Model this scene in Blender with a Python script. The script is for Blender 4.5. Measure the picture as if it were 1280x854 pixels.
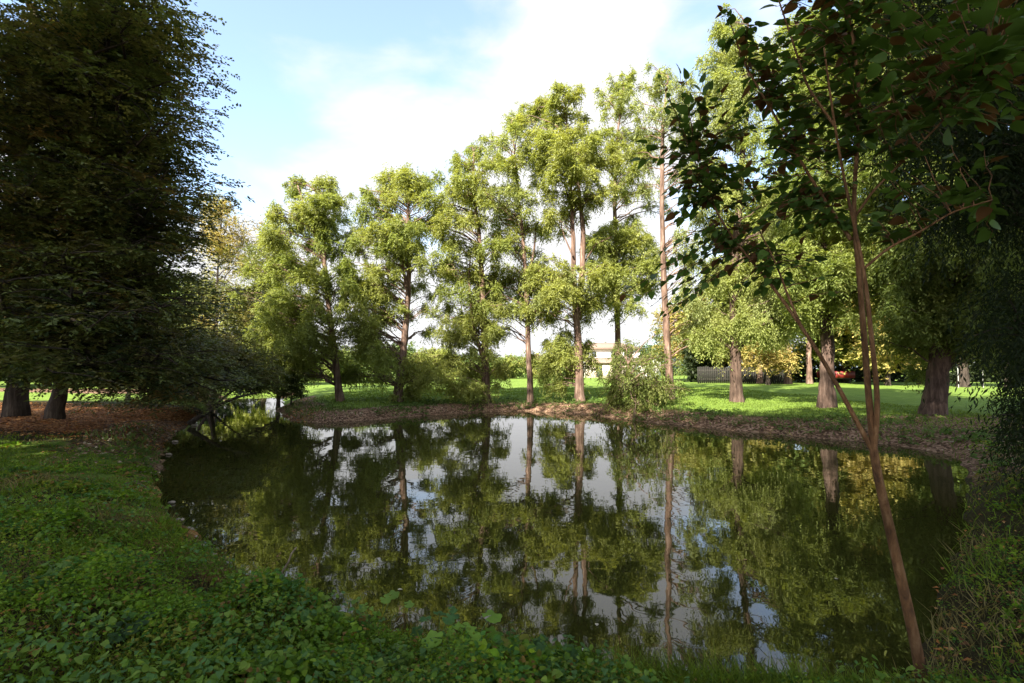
import bpy, math, random
import numpy as np
from mathutils import Vector

for o in list(bpy.data.objects): bpy.data.objects.remove(o)
S = bpy.context.scene
R = math.radians
rng = np.random.default_rng(7)
random.seed(7)

# ------------------------------------------------------------------ camera
EYE = 2.2; F = 640.0; PITCH = math.atan(33/640)
cam = bpy.data.cameras.new('camera'); cam.lens = 18; cam.sensor_width = 36
cam.clip_start = 0.05; cam.clip_end = 4000
co = bpy.data.objects.new('camera', cam); S.collection.objects.link(co)
co.location = (0, 0, EYE); co.rotation_euler = (R(90)+PITCH, 0, 0)
S.camera = co

# ------------------------------------------------------------------ light
SUN_EL = 38.0; SUN_AZ = 30.0      # behind the camera, to its left
sd = Vector((-math.sin(R(SUN_AZ))*math.cos(R(SUN_EL)), -math.cos(R(SUN_AZ))*math.cos(R(SUN_EL)), math.sin(R(SUN_EL))))
sl = bpy.data.lights.new('sun', 'SUN'); sl.energy = 5.0; sl.angle = R(0.5); sl.color = (1.0, 0.93, 0.80)
so = bpy.data.objects.new('sun', sl); S.collection.objects.link(so)
so.rotation_euler = sd.to_track_quat('Z', 'Y').to_euler()
S.view_settings.view_transform = 'Standard'; S.view_settings.look = 'None'
S.view_settings.gamma = 1.0; S.view_settings.exposure = 2.0
S.render.resolution_x = 1024; S.render.resolution_y = 683

def ray(px, py):
    u = (px-640)/F; v = (427-py)/F
    c, s = math.cos(PITCH), math.sin(PITCH)
    return np.array([u, c - v*s, s + v*c])
def at(px, py, Y):
    r = ray(px, py); return np.array([0, 0, EYE]) + r*(Y/r[1])
def onz(px, py, z=0.0):
    r = ray(px, py); return np.array([0, 0, EYE]) + r*((z-EYE)/r[2])

w = bpy.data.worlds.new('World'); S.world = w; w.use_nodes = True
nt = w.node_tree; N = nt.nodes; L = nt.links
for n in list(N): N.remove(n)
out = N.new('ShaderNodeOutputWorld'); bg = N.new('ShaderNodeBackground'); bg.inputs[1].default_value = 0.13
sky = N.new('ShaderNodeTexSky'); sky.sky_type = 'NISHITA'; sky.sun_disc = False
sky.sun_elevation = R(SUN_EL); sky.sun_rotation = R(180+SUN_AZ)
sky.air_density = 1.0; sky.dust_density = 1.5; sky.ozone_density = 1.5
tc = N.new('ShaderNodeTexCoord')
mp = N.new('ShaderNodeMapping'); mp.inputs['Scale'].default_value = (1, 1, 2.2); mp.inputs['Location'].default_value = (3.1, 0.4, 0.7)
L.new(tc.outputs['Generated'], mp.inputs[0])
nz = N.new('ShaderNodeTexNoise'); nz.inputs['Scale'].default_value = 3.6; nz.inputs['Detail'].default_value = 9
nz.inputs['Roughness'].default_value = 0.52; nz.inputs['Distortion'].default_value = 0.25
L.new(mp.outputs[0], nz.inputs['Vector'])
def math_(op, a, b=None, clamp=False):
    n = N.new('ShaderNodeMath'); n.operation = op; n.use_clamp = clamp
    for i, v in enumerate((a, b)):
        if v is None: continue
        if isinstance(v, (int, float)): n.inputs[i].default_value = v
        else: L.new(v, n.inputs[i])
    return n.outputs[0]
cov = nz.outputs['Fac']
for (px, py, k, wd) in [(390, 115, -0.44, 0.89), (270, 30, -0.14, 0.93), (560, 160, -0.12, 0.96), (650, 5, 0.28, 0.88), (870, 70, -0.22, 0.992),
                        (450, 10, 0.08, 0.985), (330, 250, 0.34, 0.93), (560, 330, 0.25, 0.88), (750, 250, 0.12, 0.93), (1150, 200, -0.10, 0.9)]:
    d = ray(px, py); d = d/np.linalg.norm(d)
    dt = N.new('ShaderNodeVectorMath'); dt.operation = 'DOT_PRODUCT'; L.new(tc.outputs['Generated'], dt.inputs[0])
    dt.inputs[1].default_value = tuple(d)
    mr = N.new('ShaderNodeMapRange'); mr.interpolation_type = 'SMOOTHERSTEP'
    mr.inputs['From Min'].default_value = wd; mr.inputs['From Max'].default_value = 1.0
    mr.inputs['To Max'].default_value = k; L.new(dt.outputs['Value'], mr.inputs['Value'])
    cov = math_('ADD', cov, mr.outputs[0])
mr = N.new('ShaderNodeMapRange'); mr.interpolation_type = 'SMOOTHSTEP'
mr.inputs['To Min'].default_value = 0.12; mr.inputs['From Min'].default_value = 0.36; mr.inputs['From Max'].default_value = 0.68; L.new(cov, mr.inputs['Value'])
mx = N.new('ShaderNodeMix'); mx.data_type = 'RGBA'; L.new(mr.outputs[0], mx.inputs['Factor'])
tin = N.new('ShaderNodeMix'); tin.data_type = 'RGBA'; tin.blend_type = 'MULTIPLY'; tin.inputs['Factor'].default_value = 1
L.new(sky.outputs[0], tin.inputs['A']); tin.inputs['B'].default_value = (1.0, 1.0, 1.0, 1)
L.new(tin.outputs['Result'], mx.inputs['A']); mx.inputs['B'].default_value = (2.2, 2.2, 2.25, 1)
L.new(mx.outputs['Result'], bg.inputs[0]); L.new(bg.outputs[0], out.inputs[0])

# ------------------------------------------------------------------ materials
def mat(name):
    m = bpy.data.materials.new(name); m.use_nodes = True
    for n in list(m.node_tree.nodes): m.node_tree.nodes.remove(n)
    return m, m.node_tree
def node(t, kind, **k):
    n = t.nodes.new(kind)
    for a, v in k.items():
        if a.startswith('_'): n.inputs[a[1:]].default_value = v
        else: setattr(n, a, v)
    return n
def ramp(t, stops):
    r = t.nodes.new('ShaderNodeValToRGB'); e = r.color_ramp.elements
    e[0].position, e[0].color = stops[0][0], (*stops[0][1], 1)
    e[1].position, e[1].color = stops[-1][0], (*stops[-1][1], 1)
    for p, c in stops[1:-1]:
        x = e.new(p); x.color = (*c, 1)
    return r
def leaf_mat(name, trans=0.35, rough=0.5, spec=0.3, under=None):
    m, t = mat(name)
    a = node(t, 'ShaderNodeVertexColor', layer_name='tint')
    nzz = node(t, 'ShaderNodeTexNoise', _Scale=9.0, _Detail=3.0)
    tcn = node(t, 'ShaderNodeTexCoord'); t.links.new(tcn.outputs['Object'], nzz.inputs['Vector'])
    hs = node(t, 'ShaderNodeHueSaturation'); t.links.new(a.outputs['Color'], hs.inputs['Color'])
    mm = node(t, 'ShaderNodeMapRange'); mm.inputs['To Min'].default_value = 0.75; mm.inputs['To Max'].default_value = 1.25
    t.links.new(nzz.outputs['Fac'], mm.inputs['Value']); t.links.new(mm.outputs[0], hs.inputs['Value'])
    p = node(t, 'ShaderNodeBsdfPrincipled', _Roughness=rough); p.inputs['Specular IOR Level'].default_value = spec
    t.links.new(hs.outputs[0], p.inputs['Base Color'])
    tr = node(t, 'ShaderNodeBsdfTranslucent')
    wm = node(t, 'ShaderNodeMix', data_type='RGBA', blend_type='MULTIPLY'); wm.inputs['Factor'].default_value = 1
    t.links.new(hs.outputs[0], wm.inputs['A']); wm.inputs['B'].default_value = (1.25, 1.2, 0.5, 1)
    t.links.new(wm.outputs['Result'], tr.inputs['Color'])
    ms = node(t, 'ShaderNodeMixShader'); ms.inputs[0].default_value = trans
    t.links.new(p.outputs[0], ms.inputs[1]); t.links.new(tr.outputs[0], ms.inputs[2])
    o = node(t, 'ShaderNodeOutputMaterial'); t.links.new(ms.outputs[0], o.inputs[0])
    return m
M_CYP = leaf_mat('cypress_foliage', 0.5, 0.6, 0.2)
M_BROAD = leaf_mat('broad_leaves', 0.3, 0.55, 0.25)
M_SAP = leaf_mat('sapling_leaves', 0.4, 0.5, 0.2)
M_HERB = leaf_mat('herb_leaves', 0.35, 0.65, 0.12)
M_DEAD = leaf_mat('dead_leaves', 0.15, 0.7, 0.15)

def bark_mat(name, c0, c1, c2, scale=5.0, stretch=0.12, bump=0.6):
    m, t = mat(name)
    tcn = node(t, 'ShaderNodeTexCoord'); mpp = node(t, 'ShaderNodeMapping'); mpp.inputs['Scale'].default_value = (1, 1, stretch)
    t.links.new(tcn.outputs['Object'], mpp.inputs[0])
    n1 = node(t, 'ShaderNodeTexNoise', _Scale=scale*2.2, _Detail=8.0, _Roughness=0.65, _Distortion=0.4)
    t.links.new(mpp.outputs[0], n1.inputs['Vector'])
    n2 = node(t, 'ShaderNodeTexNoise', _Scale=1.3, _Detail=4.0); t.links.new(tcn.outputs['Object'], n2.inputs['Vector'])
    r = ramp(t, [(0.3, c0), (0.5, c1), (0.72, c2)]); t.links.new(n1.outputs['Fac'], r.inputs[0])
    hs = node(t, 'ShaderNodeHueSaturation'); mm = node(t, 'ShaderNodeMapRange')
    mm.inputs['From Min'].default_value = .3; mm.inputs['From Max'].default_value = .7
    mm.inputs['To Min'].default_value = 0.6; mm.inputs['To Max'].default_value = 1.4
    t.links.new(n2.outputs['Fac'], mm.inputs['Value']); t.links.new(mm.outputs[0], hs.inputs['Value']); t.links.new(r.outputs[0], hs.inputs['Color'])
    p = node(t, 'ShaderNodeBsdfPrincipled', _Roughness=0.9); p.inputs['Specular IOR Level'].default_value = 0.15
    t.links.new(hs.outputs[0], p.inputs['Base Color'])
    b = node(t, 'ShaderNodeBump', _Strength=bump, _Distance=0.06); t.links.new(n1.outputs['Fac'], b.inputs['Height']); t.links.new(b.outputs[0], p.inputs['Normal'])
    o = node(t, 'ShaderNodeOutputMaterial'); t.links.new(p.outputs[0], o.inputs[0])
    return m
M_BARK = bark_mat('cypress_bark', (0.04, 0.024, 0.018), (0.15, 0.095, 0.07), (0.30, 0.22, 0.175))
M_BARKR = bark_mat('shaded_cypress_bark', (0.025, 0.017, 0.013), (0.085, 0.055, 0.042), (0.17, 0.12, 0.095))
M_BARKD = bark_mat('dark_bark', (0.018, 0.014, 0.011), (0.05, 0.038, 0.03), (0.10, 0.08, 0.065))
M_SAPB = bark_mat('sapling_bark', (0.06, 0.034, 0.02), (0.15, 0.078, 0.036), (0.25, 0.15, 0.08), scale=11, stretch=0.35, bump=0.6)
M_DRY = bark_mat('dry_wood', (0.08, 0.06, 0.045), (0.20, 0.15, 0.11), (0.36, 0.29, 0.23), scale=12, stretch=0.4, bump=0.3)

def plain(name, col, rough=0.7, nscale=20, var=0.25, bump=0.1, metal=0):
    m, t = mat(name)
    tcn = node(t, 'ShaderNodeTexCoord'); n = node(t, 'ShaderNodeTexNoise', _Scale=nscale, _Detail=5.0)
    t.links.new(tcn.outputs['Object'], n.inputs['Vector'])
    r = ramp(t, [(0.3, tuple(c*(1-var) for c in col)), (0.7, tuple(min(1, c*(1+var)) for c in col))]); t.links.new(n.outputs['Fac'], r.inputs[0])
    p = node(t, 'ShaderNodeBsdfPrincipled', _Roughness=rough, _Metallic=metal); t.links.new(r.outputs[0], p.inputs['Base Color'])
    b = node(t, 'ShaderNodeBump', _Strength=bump, _Distance=0.02); t.links.new(n.outputs['Fac'], b.inputs['Height']); t.links.new(b.outputs[0], p.inputs['Normal'])
    o = node(t, 'ShaderNodeOutputMaterial'); t.links.new(p.outputs[0], o.inputs[0]); return m

# ground: attribute 'soil' holds what the ground IS there: R leaf litter, G mown lawn, B bare dirt
def ground_mat():
    m, t = mat('ground_soil_and_grass'); LK = t.links.new
    a = node(t, 'ShaderNodeVertexColor', layer_name='soil'); sp = node(t, 'ShaderNodeSeparateColor'); LK(a.outputs['Color'], sp.inputs[0])
    tcn = node(t, 'ShaderNodeTexCoord')
    fine = node(t, 'ShaderNodeTexNoise', _Scale=26.0, _Detail=7.0, _Roughness=0.7); LK(tcn.outputs['Object'], fine.inputs['Vector'])
    mid = node(t, 'ShaderNodeTexNoise', _Scale=1.6, _Detail=6.0, _Roughness=0.6); LK(tcn.outputs['Object'], mid.inputs['Vector'])
    big = node(t, 'ShaderNodeTexNoise', _Scale=0.25, _Detail=5.0); LK(tcn.outputs['Object'], big.inputs['Vector'])
    vor = node(t, 'ShaderNodeTexVoronoi', _Scale=16.0); LK(tcn.outputs['Object'], vor.inputs['Vector'])
    under = ramp(t, [(0.3, (0.02, 0.014, 0.008)), (0.52, (0.045, 0.038, 0.016)), (0.75, (0.08, 0.085, 0.022))]); LK(fine.outputs['Fac'], under.inputs[0])
    lawn = ramp(t, [(0.25, (0.065, 0.11, 0.018)), (0.5, (0.135, 0.205, 0.035)), (0.75, (0.21, 0.28, 0.06))])
    ad = node(t, 'ShaderNodeMath', operation='ADD'); mu = node(t, 'ShaderNodeMath', operation='MULTIPLY'); mu.inputs[1].default_value = 0.5
    LK(fine.outputs['Fac'], ad.inputs[0]); LK(mid.outputs['Fac'], ad.inputs[1]); LK(ad.outputs[0], mu.inputs[0]); LK(mu.outputs[0], lawn.inputs[0])
    vsp = node(t, 'ShaderNodeSeparateColor'); LK(vor.outputs['Color'], vsp.inputs[0])
    litter = ramp(t, [(0.0, (0.08, 0.035, 0.015)), (0.35, (0.20, 0.08, 0.03)), (0.7, (0.36, 0.16, 0.055)), (1.0, (0.5, 0.28, 0.12))]); LK(vsp.outputs[0], litter.inputs[0])
    dirt = ramp(t, [(0.25, (0.045, 0.026, 0.016)), (0.5, (0.155, 0.09, 0.055)), (0.75, (0.34, 0.225, 0.15))])
    ad2 = node(t, 'ShaderNodeMath', operation='MULTIPLY_ADD'); ad2.inputs[1].default_value = 0.5
    LK(vsp.outputs[1], ad2.inputs[0]); 
    m5 = node(t, 'ShaderNodeMath', operation='MULTIPLY'); m5.inputs[1].default_value = 0.5; LK(fine.outputs['Fac'], m5.inputs[0]); LK(m5.outputs[0], ad2.inputs[2])
    LK(ad2.outputs[0], dirt.inputs[0])
    cur = under.outputs[0]
    for i, col in ((1, lawn), (0, litter), (2, dirt)):
        # break the edge of each zone with noise
        s = node(t, 'ShaderNodeMath', operation='MULTIPLY_ADD'); LK(mid.outputs['Fac'], s.inputs[0]); s.inputs[1].default_value = 0.9; s.inputs[2].default_value = -0.45
        s2 = node(t, 'ShaderNodeMath', operation='ADD'); LK(s.outputs[0], s2.inputs[0]); LK(sp.outputs[i], s2.inputs[1])
        mr_ = node(t, 'ShaderNodeMapRange', interpolation_type='SMOOTHSTEP'); mr_.inputs['From Min'].default_value = 0.35; mr_.inputs['From Max'].default_value = 0.6
        LK(s2.outputs[0], mr_.inputs['Value'])
        x = node(t, 'ShaderNodeMix', data_type='RGBA'); LK(mr_.outputs[0], x.inputs['Factor']); LK(cur, x.inputs['A']); LK(col.outputs[0], x.inputs['B']); cur = x.outputs['Result']
    hs = node(t, 'ShaderNodeHueSaturation'); mm = node(t, 'ShaderNodeMapRange'); mm.inputs['To Min'].default_value = 0.7; mm.inputs['To Max'].default_value = 1.3
    LK(big.outputs['Fac'], mm.inputs['Value']); LK(mm.outputs[0], hs.inputs['Value']); LK(cur, hs.inputs['Color'])
    p = node(t, 'ShaderNodeBsdfPrincipled', _Roughness=0.95); p.inputs['Specular IOR Level'].default_value = 0.1
    LK(hs.outputs[0], p.inputs['Base Color'])
    b = node(t, 'ShaderNodeBump', _Strength=0.9, _Distance=0.05); LK(fine.outputs['Fac'], b.inputs['Height']); LK(b.outputs[0], p.inputs['Normal'])
    o = node(t, 'ShaderNodeOutputMaterial'); LK(p.outputs[0], o.inputs[0]); return m
M_GROUND = ground_mat()

def water_mat():
    m, t = mat('murky_pond_water'); LK = t.links.new
    tcn = node(t, 'ShaderNodeTexCoord')
    n1 = node(t, 'ShaderNodeTexNoise', _Scale=1.1, _Detail=3.0, _Roughness=0.5); LK(tcn.outputs['Object'], n1.inputs['Vector'])
    n2 = node(t, 'ShaderNodeTexNoise', _Scale=7.0, _Detail=3.0, _Roughness=0.55); LK(tcn.outputs['Object'], n2.inputs['Vector'])
    n3 = node(t, 'ShaderNodeTexNoise', _Scale=0.35, _Detail=3.0); LK(tcn.outputs['Object'], n3.inputs['Vector'])
    mr_ = node(t, 'ShaderNodeMapRange', interpolation_type='SMOOTHSTEP'); mr_.inputs['From Min'].default_value = 0.45; mr_.inputs['From Max'].default_value = 0.65
    LK(n3.outputs['Fac'], mr_.inputs['Value'])
    mu = node(t, 'ShaderNodeMath', operation='MULTIPLY'); LK(n2.outputs['Fac'], mu.inputs[0]); LK(mr_.outputs[0], mu.inputs[1])
    m2 = node(t, 'ShaderNodeMath', operation='MULTIPLY_ADD'); LK(mu.outputs[0], m2.inputs[0]); m2.inputs[1].default_value = 0.05; LK(n1.outputs['Fac'], m2.inputs[2])
    b = node(t, 'ShaderNodeBump', _Strength=1.0, _Distance=0.0045); LK(m2.outputs[0], b.inputs['Height'])
    p = node(t, 'ShaderNodeBsdfPrincipled', _Roughness=0.015, _IOR=1.5)
    p.inputs['Base Color'].default_value = (0.026, 0.028, 0.006, 1)
    LK(b.outputs[0], p.inputs['Normal'])
    o = node(t, 'ShaderNodeOutputMaterial'); LK(p.outputs[0], o.inputs[0]); return m
M_WATER = water_mat()

# ------------------------------------------------------------------ helpers
C = S.collection
def tag(o, label=None, cat=None, group=None, kind=None):
    if label: o['label'] = label
    if cat: o['category'] = cat
    if group: o['group'] = group
    if kind: o['kind'] = kind
    return o
def empty(name, loc, label, cat, group=None):
    o = bpy.data.objects.new(name, None); C.objects.link(o); o.location = tuple(loc); o.empty_display_size = 0.3
    return tag(o, label, cat, group)
def mesh_obj(name, V, Fc, m, parent=None, tint=None, loc=None, smooth=False, attr='tint'):
    V = np.asarray(V, dtype=np.float32).copy()
    if loc is None: loc = np.zeros(3)
    V -= np.asarray(loc, dtype=np.float32)
    me = bpy.data.meshes.new(name)
    me.vertices.add(len(V)); me.vertices.foreach_set('co', V.ravel())
    if isinstance(Fc, np.ndarray):
        k = Fc.shape[1]; n = len(Fc)
        me.loops.add(n*k); me.loops.foreach_set('vertex_index', Fc.astype(np.int32).ravel())
        me.polygons.add(n); me.polygons.foreach_set('loop_start', np.arange(0, n*k, k, dtype=np.int32)); me.polygons.foreach_set('loop_total', np.full(n, k, dtype=np.int32))
    else:
        tot = np.array([len(f) for f in Fc], dtype=np.int32)
        me.loops.add(int(tot.sum())); me.loops.foreach_set('vertex_index', np.concatenate([np.asarray(f, dtype=np.int32) for f in Fc]))
        me.polygons.add(len(Fc)); me.polygons.foreach_set('loop_start', np.concatenate([[0], np.cumsum(tot)[:-1]]).astype(np.int32)); me.polygons.foreach_set('loop_total', tot)
    me.update(calc_edges=True); me.validate()
    if smooth: me.polygons.foreach_set('use_smooth', np.ones(len(me.polygons), dtype=bool))
    if tint is not None:
        ca = me.color_attributes.new(attr, 'FLOAT_COLOR', 'POINT')
        t = np.ones((len(V), 4), dtype=np.float32); t[:, :3] = tint
        ca.data.foreach_set('color', t.ravel())
    me.materials.append(m)
    o = bpy.data.objects.new(name, me); C.objects.link(o)
    if parent is not None: o.parent = parent
    else: o.location = tuple(loc)
    return o
def norm(a): return a/np.maximum(np.linalg.norm(a, axis=-1, keepdims=True), 1e-9)

class MB:      # collects tubes and boxes
    def __init__(s): s.v = []; s.f = []; s.n = 0
    def add(s, V, Fc):
        s.v.append(np.asarray(V, dtype=float)); s.f += [[i+s.n for i in f] for f in Fc]; s.n += len(V)
    def tube(s, pts, rad, sides=6, lobes=None, cap=True):
        pts = np.asarray(pts, dtype=float); n = len(pts); rad = np.broadcast_to(rad, (n,))
        tan = norm(np.gradient(pts, axis=0)); ref = np.array([0.13, 1.0, 0.07]) if abs(tan[0][2]) > .5 else np.array([0, 0, 1.0])
        a = norm(np.cross(tan, ref)); b = np.cross(tan, a)
        th = np.linspace(0, 2*math.pi, sides, endpoint=False)
        rr = np.ones((n, sides))*rad[:, None]
        if lobes is not None: rr = rr*lobes
        V = pts[:, None, :] + (a[:, None, :]*np.cos(th)[None, :, None] + b[:, None, :]*np.sin(th)[None, :, None])*rr[:, :, None]
        Fc = [[i*sides+j, i*sides+(j+1) % sides, (i+1)*sides+(j+1) % sides, (i+1)*sides+j] for i in range(n-1) for j in range(sides)]
        if cap: Fc.append([(n-1)*sides+j for j in range(sides)])
        s.add(V.reshape(-1, 3), Fc)
    def box(s, x0, x1, y0, y1, z0, z1):
        V = [(x, y, z) for z in (z0, z1) for y in (y0, y1) for x in (x0, x1)]
        s.add(V, [[0, 2, 3, 1], [4, 5, 7, 6], [0, 1, 5, 4], [2, 6, 7, 3], [0, 4, 6, 2], [1, 3, 7, 5]])
    def build(s, name, m, parent=None, loc=None, smooth=False):
        return mesh_obj(name, np.concatenate(s.v), s.f, m, parent, loc=loc, smooth=smooth)

def bez(p0, p1, sag=0.0, n=6, wob=0.0):
    p0 = np.asarray(p0, float); p1 = np.asarray(p1, float); t = np.linspace(0, 1, n)[:, None]
    p = p0*(1-t) + p1*t; p[:, 2] += sag*4*(t*(1-t))[:, 0]
    if wob: p[1:-1] += rng.normal(0, wob, (n-2, 3))
    return p

def vnoise(x, y, seed=0, sc=1.0):
    x = np.asarray(x)*sc; y = np.asarray(y)*sc
    xi = np.floor(x).astype(np.int64); yi = np.floor(y).astype(np.int64); fx = x-xi; fy = y-yi
    fx = fx*fx*(3-2*fx); fy = fy*fy*(3-2*fy)
    def h(a, b):
        k = (a*374761393 + b*668265263 + seed*1274126177) & 0xffffffff
        k = ((k ^ (k >> 13))*1274126177) & 0xffffffff
        return ((k ^ (k >> 16)) & 0xffff)/65535.0
    return (h(xi, yi)*(1-fx)+h(xi+1, yi)*fx)*(1-fy) + (h(xi, yi+1)*(1-fx)+h(xi+1, yi+1)*fx)*fy
def sstep(a, b, x):
    t = np.clip((x-a)/(b-a), 0, 1); return t*t*(3-2*t)

# leafy sprays: a twig with K leaves down both sides. returns (V, F, tint)
def sprays(O, D, Ls, K, ll, lw, droop=0.5, splay=60, flat=1.0, tint=None, jit=0.25, hang=0.2):
    n = len(O); D = norm(D); Ls = np.broadcast_to(Ls, (n,))
    up = np.zeros((n, 3)); up[:, 2] = 1; up += rng.normal(0, 0.35/flat, (n, 3))
    s = norm(np.cross(D, up)); 
    t = ((np.arange(K)+0.6)/K)[None, :] + rng.uniform(-.3/K, .3/K, (n, K))
    P = O[:, None, :] + D[:, None, :]*(Ls[:, None]*t)[..., None]
    P[..., 2] -= droop*Ls[:, None]*t**2
    sg = np.where(np.arange(K) % 2 == 0, 1.0, -1.0)[None, :, None]
    ca, sa = math.cos(R(splay)), math.sin(R(splay))
    ld = D[:, None, :]*ca + s[:, None, :]*sg*sa + rng.normal(0, jit, (n, K, 3))
    ld[..., 2] -= hang + droop*t*0.8
    ld = norm(ld)
    nr = np.zeros((n, K, 3)); nr[..., 2] = 1; nr += rng.normal(0, 0.5/flat, (n, K, 3))
    wv = norm(np.cross(ld, nr))
    l = ll*rng.uniform(0.65, 1.25, (n, K, 1)); wd = lw*rng.uniform(0.7, 1.2, (n, K, 1))
    V = np.stack([P, P+ld*l*0.42+wv*wd*0.5, P+ld*l, P+ld*l*0.42-wv*wd*0.5], axis=2).reshape(-1, 3)
    Fc = np.arange(n*K*4).reshape(-1, 4)
    if tint is None: tint = np.tile([0.1, 0.14, 0.03], (n, 1))
    T = np.repeat(tint*rng.uniform(0.85, 1.15, (n, 1)), K*4, axis=0)
    T = T*np.repeat(rng.uniform(0.82, 1.18, (n*K, 1)), 4, axis=0)
    return V, Fc, T
def merge(parts):
    Vs, Fs, Ts = [], [], []; n = 0
    for V, Fc, T in parts:
        Vs.append(V); Fs.append(Fc+n); Ts.append(T); n += len(V)
    return np.concatenate(Vs), np.concatenate(Fs), np.concatenate(Ts)
def inball(n, shell=0.5):
    d = norm(rng.normal(size=(n, 3))); r = rng.uniform(shell, 1, (n, 1))**(0.6); return d*r

# ------------------------------------------------------------------ terrain
shore_px = [(600,826),(540,822),(500,812),(465,800),(430,785),(365,752),(300,722),(262,700),(240,680),(228,660),(215,640),(203,612),(200,590),(203,570),(212,550),(232,534),(258,521),(268,511),
  (285,504),(280,498),(284,494),(330,493),(352,496),(353,505),(346,513),(352,521),(368,528),(400,529),(450,526),(500,522),(560,518),(610,515),(660,514),(720,518),(760,522),(800,527),(860,533),
  (920,539),(1000,546),(1080,553),(1130,559),(1170,566),(1200,577),(1212,590),(1210,610),(1200,640),(1182,680),(1168,720),(1156,760),(1150,800),(1140,850),(1040,866),(960,866),(880,862),(800,856),(740,848),(670,836)]
SH = np.array([onz(x, y)[:2] for x, y in shore_px])
def shore_dist(x, y):          # >0 on land
    x = np.asarray(x, float).ravel(); y = np.asarray(y, float).ravel()
    best = np.full(len(x), 1e9); inside = np.zeros(len(x), bool)
    for i in range(len(SH)):
        a = SH[i]; b = SH[(i+1) % len(SH)]; e = b-a
        t = np.clip(((x-a[0])*e[0]+(y-a[1])*e[1])/(e@e), 0, 1)
        best = np.minimum(best, (x-a[0]-t*e[0])**2+(y-a[1]-t*e[1])**2)
        c = ((a[1] > y) != (b[1] > y))
        with np.errstate(divide='ignore', invalid='ignore'):
            xi = (b[0]-a[0])*(y-a[1])/(b[1]-a[1]+1e-12)+a[0]
        inside ^= c & (x < xi)
    return np.where(inside, -1, 1)*np.sqrt(best)
def height(x, y):
    shp = np.shape(x); x = np.asarray(x, float).ravel(); y = np.asarray(y, float).ravel()
    d = shore_dist(x, y) + (vnoise(x, y, 3, 1.6)-0.5)*0.25 + (vnoise(x, y, 5, 0.5)-0.5)*0.3
    near = sstep(12, 6, y)
    prof = 0.42*sstep(-0.25, 1.1, d) + 0.18*sstep(0.8, 5, d) + 0.10*sstep(5, 20, d)
    profn = 0.25*sstep(-0.2, 0.5, d)+0.30*sstep(0.2, 1.8, d)
    z = prof*(1-near)+profn*near - 0.06
    z = np.where(d < -0.2, np.maximum(-0.6, -0.1+0.5*(d+0.2)), z)
    land = sstep(-0.1, 0.6, d)
    z += land*((vnoise(x, y, 1, 2.3)-0.5)*0.06 + (vnoise(x, y, 2, 0.35)-0.5)*0.10 + (vnoise(x, y, 9, 7)-0.5)*0.03)
    z += 0.25*sstep(5.6, 8.5, x)*sstep(10, 5, y)*land
    return z.reshape(shp)
def graded(core, lo, hi, far, step, mid):
    a = [lo]; s = mid
    xs = list(np.arange(core[0], core[1], step))
    up = []; v = core[1]; st = step
    while v < far: up.append(v); st = min(st*1.09, 60); v += st
    dn = []; v = core[0]; st = step
    while v > -far: st = min(st*1.09, 60); v -= st; dn.append(v)
    return np.array(dn[::-1]+xs+up)
gx = graded((-16, 14), 0, 0, 1500, 0.13, 0); gy = graded((0.3, 30), 0, 0, 1500, 0.13, 0)
gy = gy[gy > -60]
X, Y = np.meshgrid(gx, gy); Z = height(X, Y)
D = shore_dist(X, Y).reshape(X.shape)
nx, ny = len(gx), len(gy); idx = np.arange(nx*ny).reshape(ny, nx)
Fg = np.stack([idx[:-1, :-1], idx[:-1, 1:], idx[1:, 1:], idx[1:, :-1]], -1).reshape(-1, 4)
PXs = 640+F*X/np.maximum(Y, 0.1)
far_side = ((Y > 11) & (X > -13)) | (Y > 30)
# litter under the left trees, with a sunlit path behind
lit_c = sstep(13.5, 15.5, Y)*sstep(25, 20, Y)*sstep(-8.0, -9.5, X)
litter = lit_c + 0.45*sstep(1.2, .4, D)*(Y < 12)*(X < 0)
lawn = sstep(1.0, 3.2, D)*(Y > 12)*sstep(-12.5, -11, X) + sstep(24, 27, Y)*sstep(-10, -12, X)
lawn = np.clip(lawn, 0, 1)*(1-lit_c)
lawn = np.maximum(lawn, 0.55*sstep(14.5, 12, Y)*sstep(6.5, 9, Y)*(X < -5))
dirt = sstep(2.6, 1.2, D)*(Y > 11)*(X > -13)*0.85
path = sstep(33, 35, Y)*sstep(42, 39, Y)*sstep(-15.5, -17, X)
dirt = np.maximum(dirt, path)
dirt = np.maximum(dirt, 0.75*sstep(6.5, 8, X)*sstep(20, 17, Y)*sstep(8, 11, Y)*(D > 0))
soil = np.stack([litter, lawn, dirt], -1).reshape(-1, 3)
g = mesh_obj('ground', np.stack([X, Y, Z], -1).reshape(-1, 3), Fg, M_GROUND, tint=soil, attr='soil', smooth=True)
tag(g, kind='structure')
wm = MB(); wx0, wx1, wy0, wy1 = SH[:, 0].min()-1, SH[:, 0].max()+1, SH[:, 1].min()-.6, SH[:, 1].max()+1
wat = mesh_obj('pond_water', [(wx0, wy0, 0), (wx1, wy0, 0), (wx1, wy1, 0), (wx0, wy1, 0)], [[0, 1, 2, 3]], M_WATER); tag(wat, kind='structure')
# far hills
hv = []; hf = []
hx = np.linspace(-900, 900, 80)
for i, x in enumerate(hx):
    hz = 2+6*vnoise(x, 0, 4, 0.006)+4*vnoise(x, 0, 8, 0.03) + 80*math.exp(-((x-330)/90)**2)
    hv += [(x, 900, -5), (x, 1000, float(hz)*0.9), (x, 1250, -5)]
for i in range(79):
    a = i*3; hf += [[a, a+3, a+4, a+1], [a+1, a+4, a+5, a+2]]
hl = mesh_obj('hills', hv, hf, plain('hill_woods', (0.20, 0.26, 0.30), 1, 0.05), smooth=True); tag(hl, kind='structure')

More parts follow.
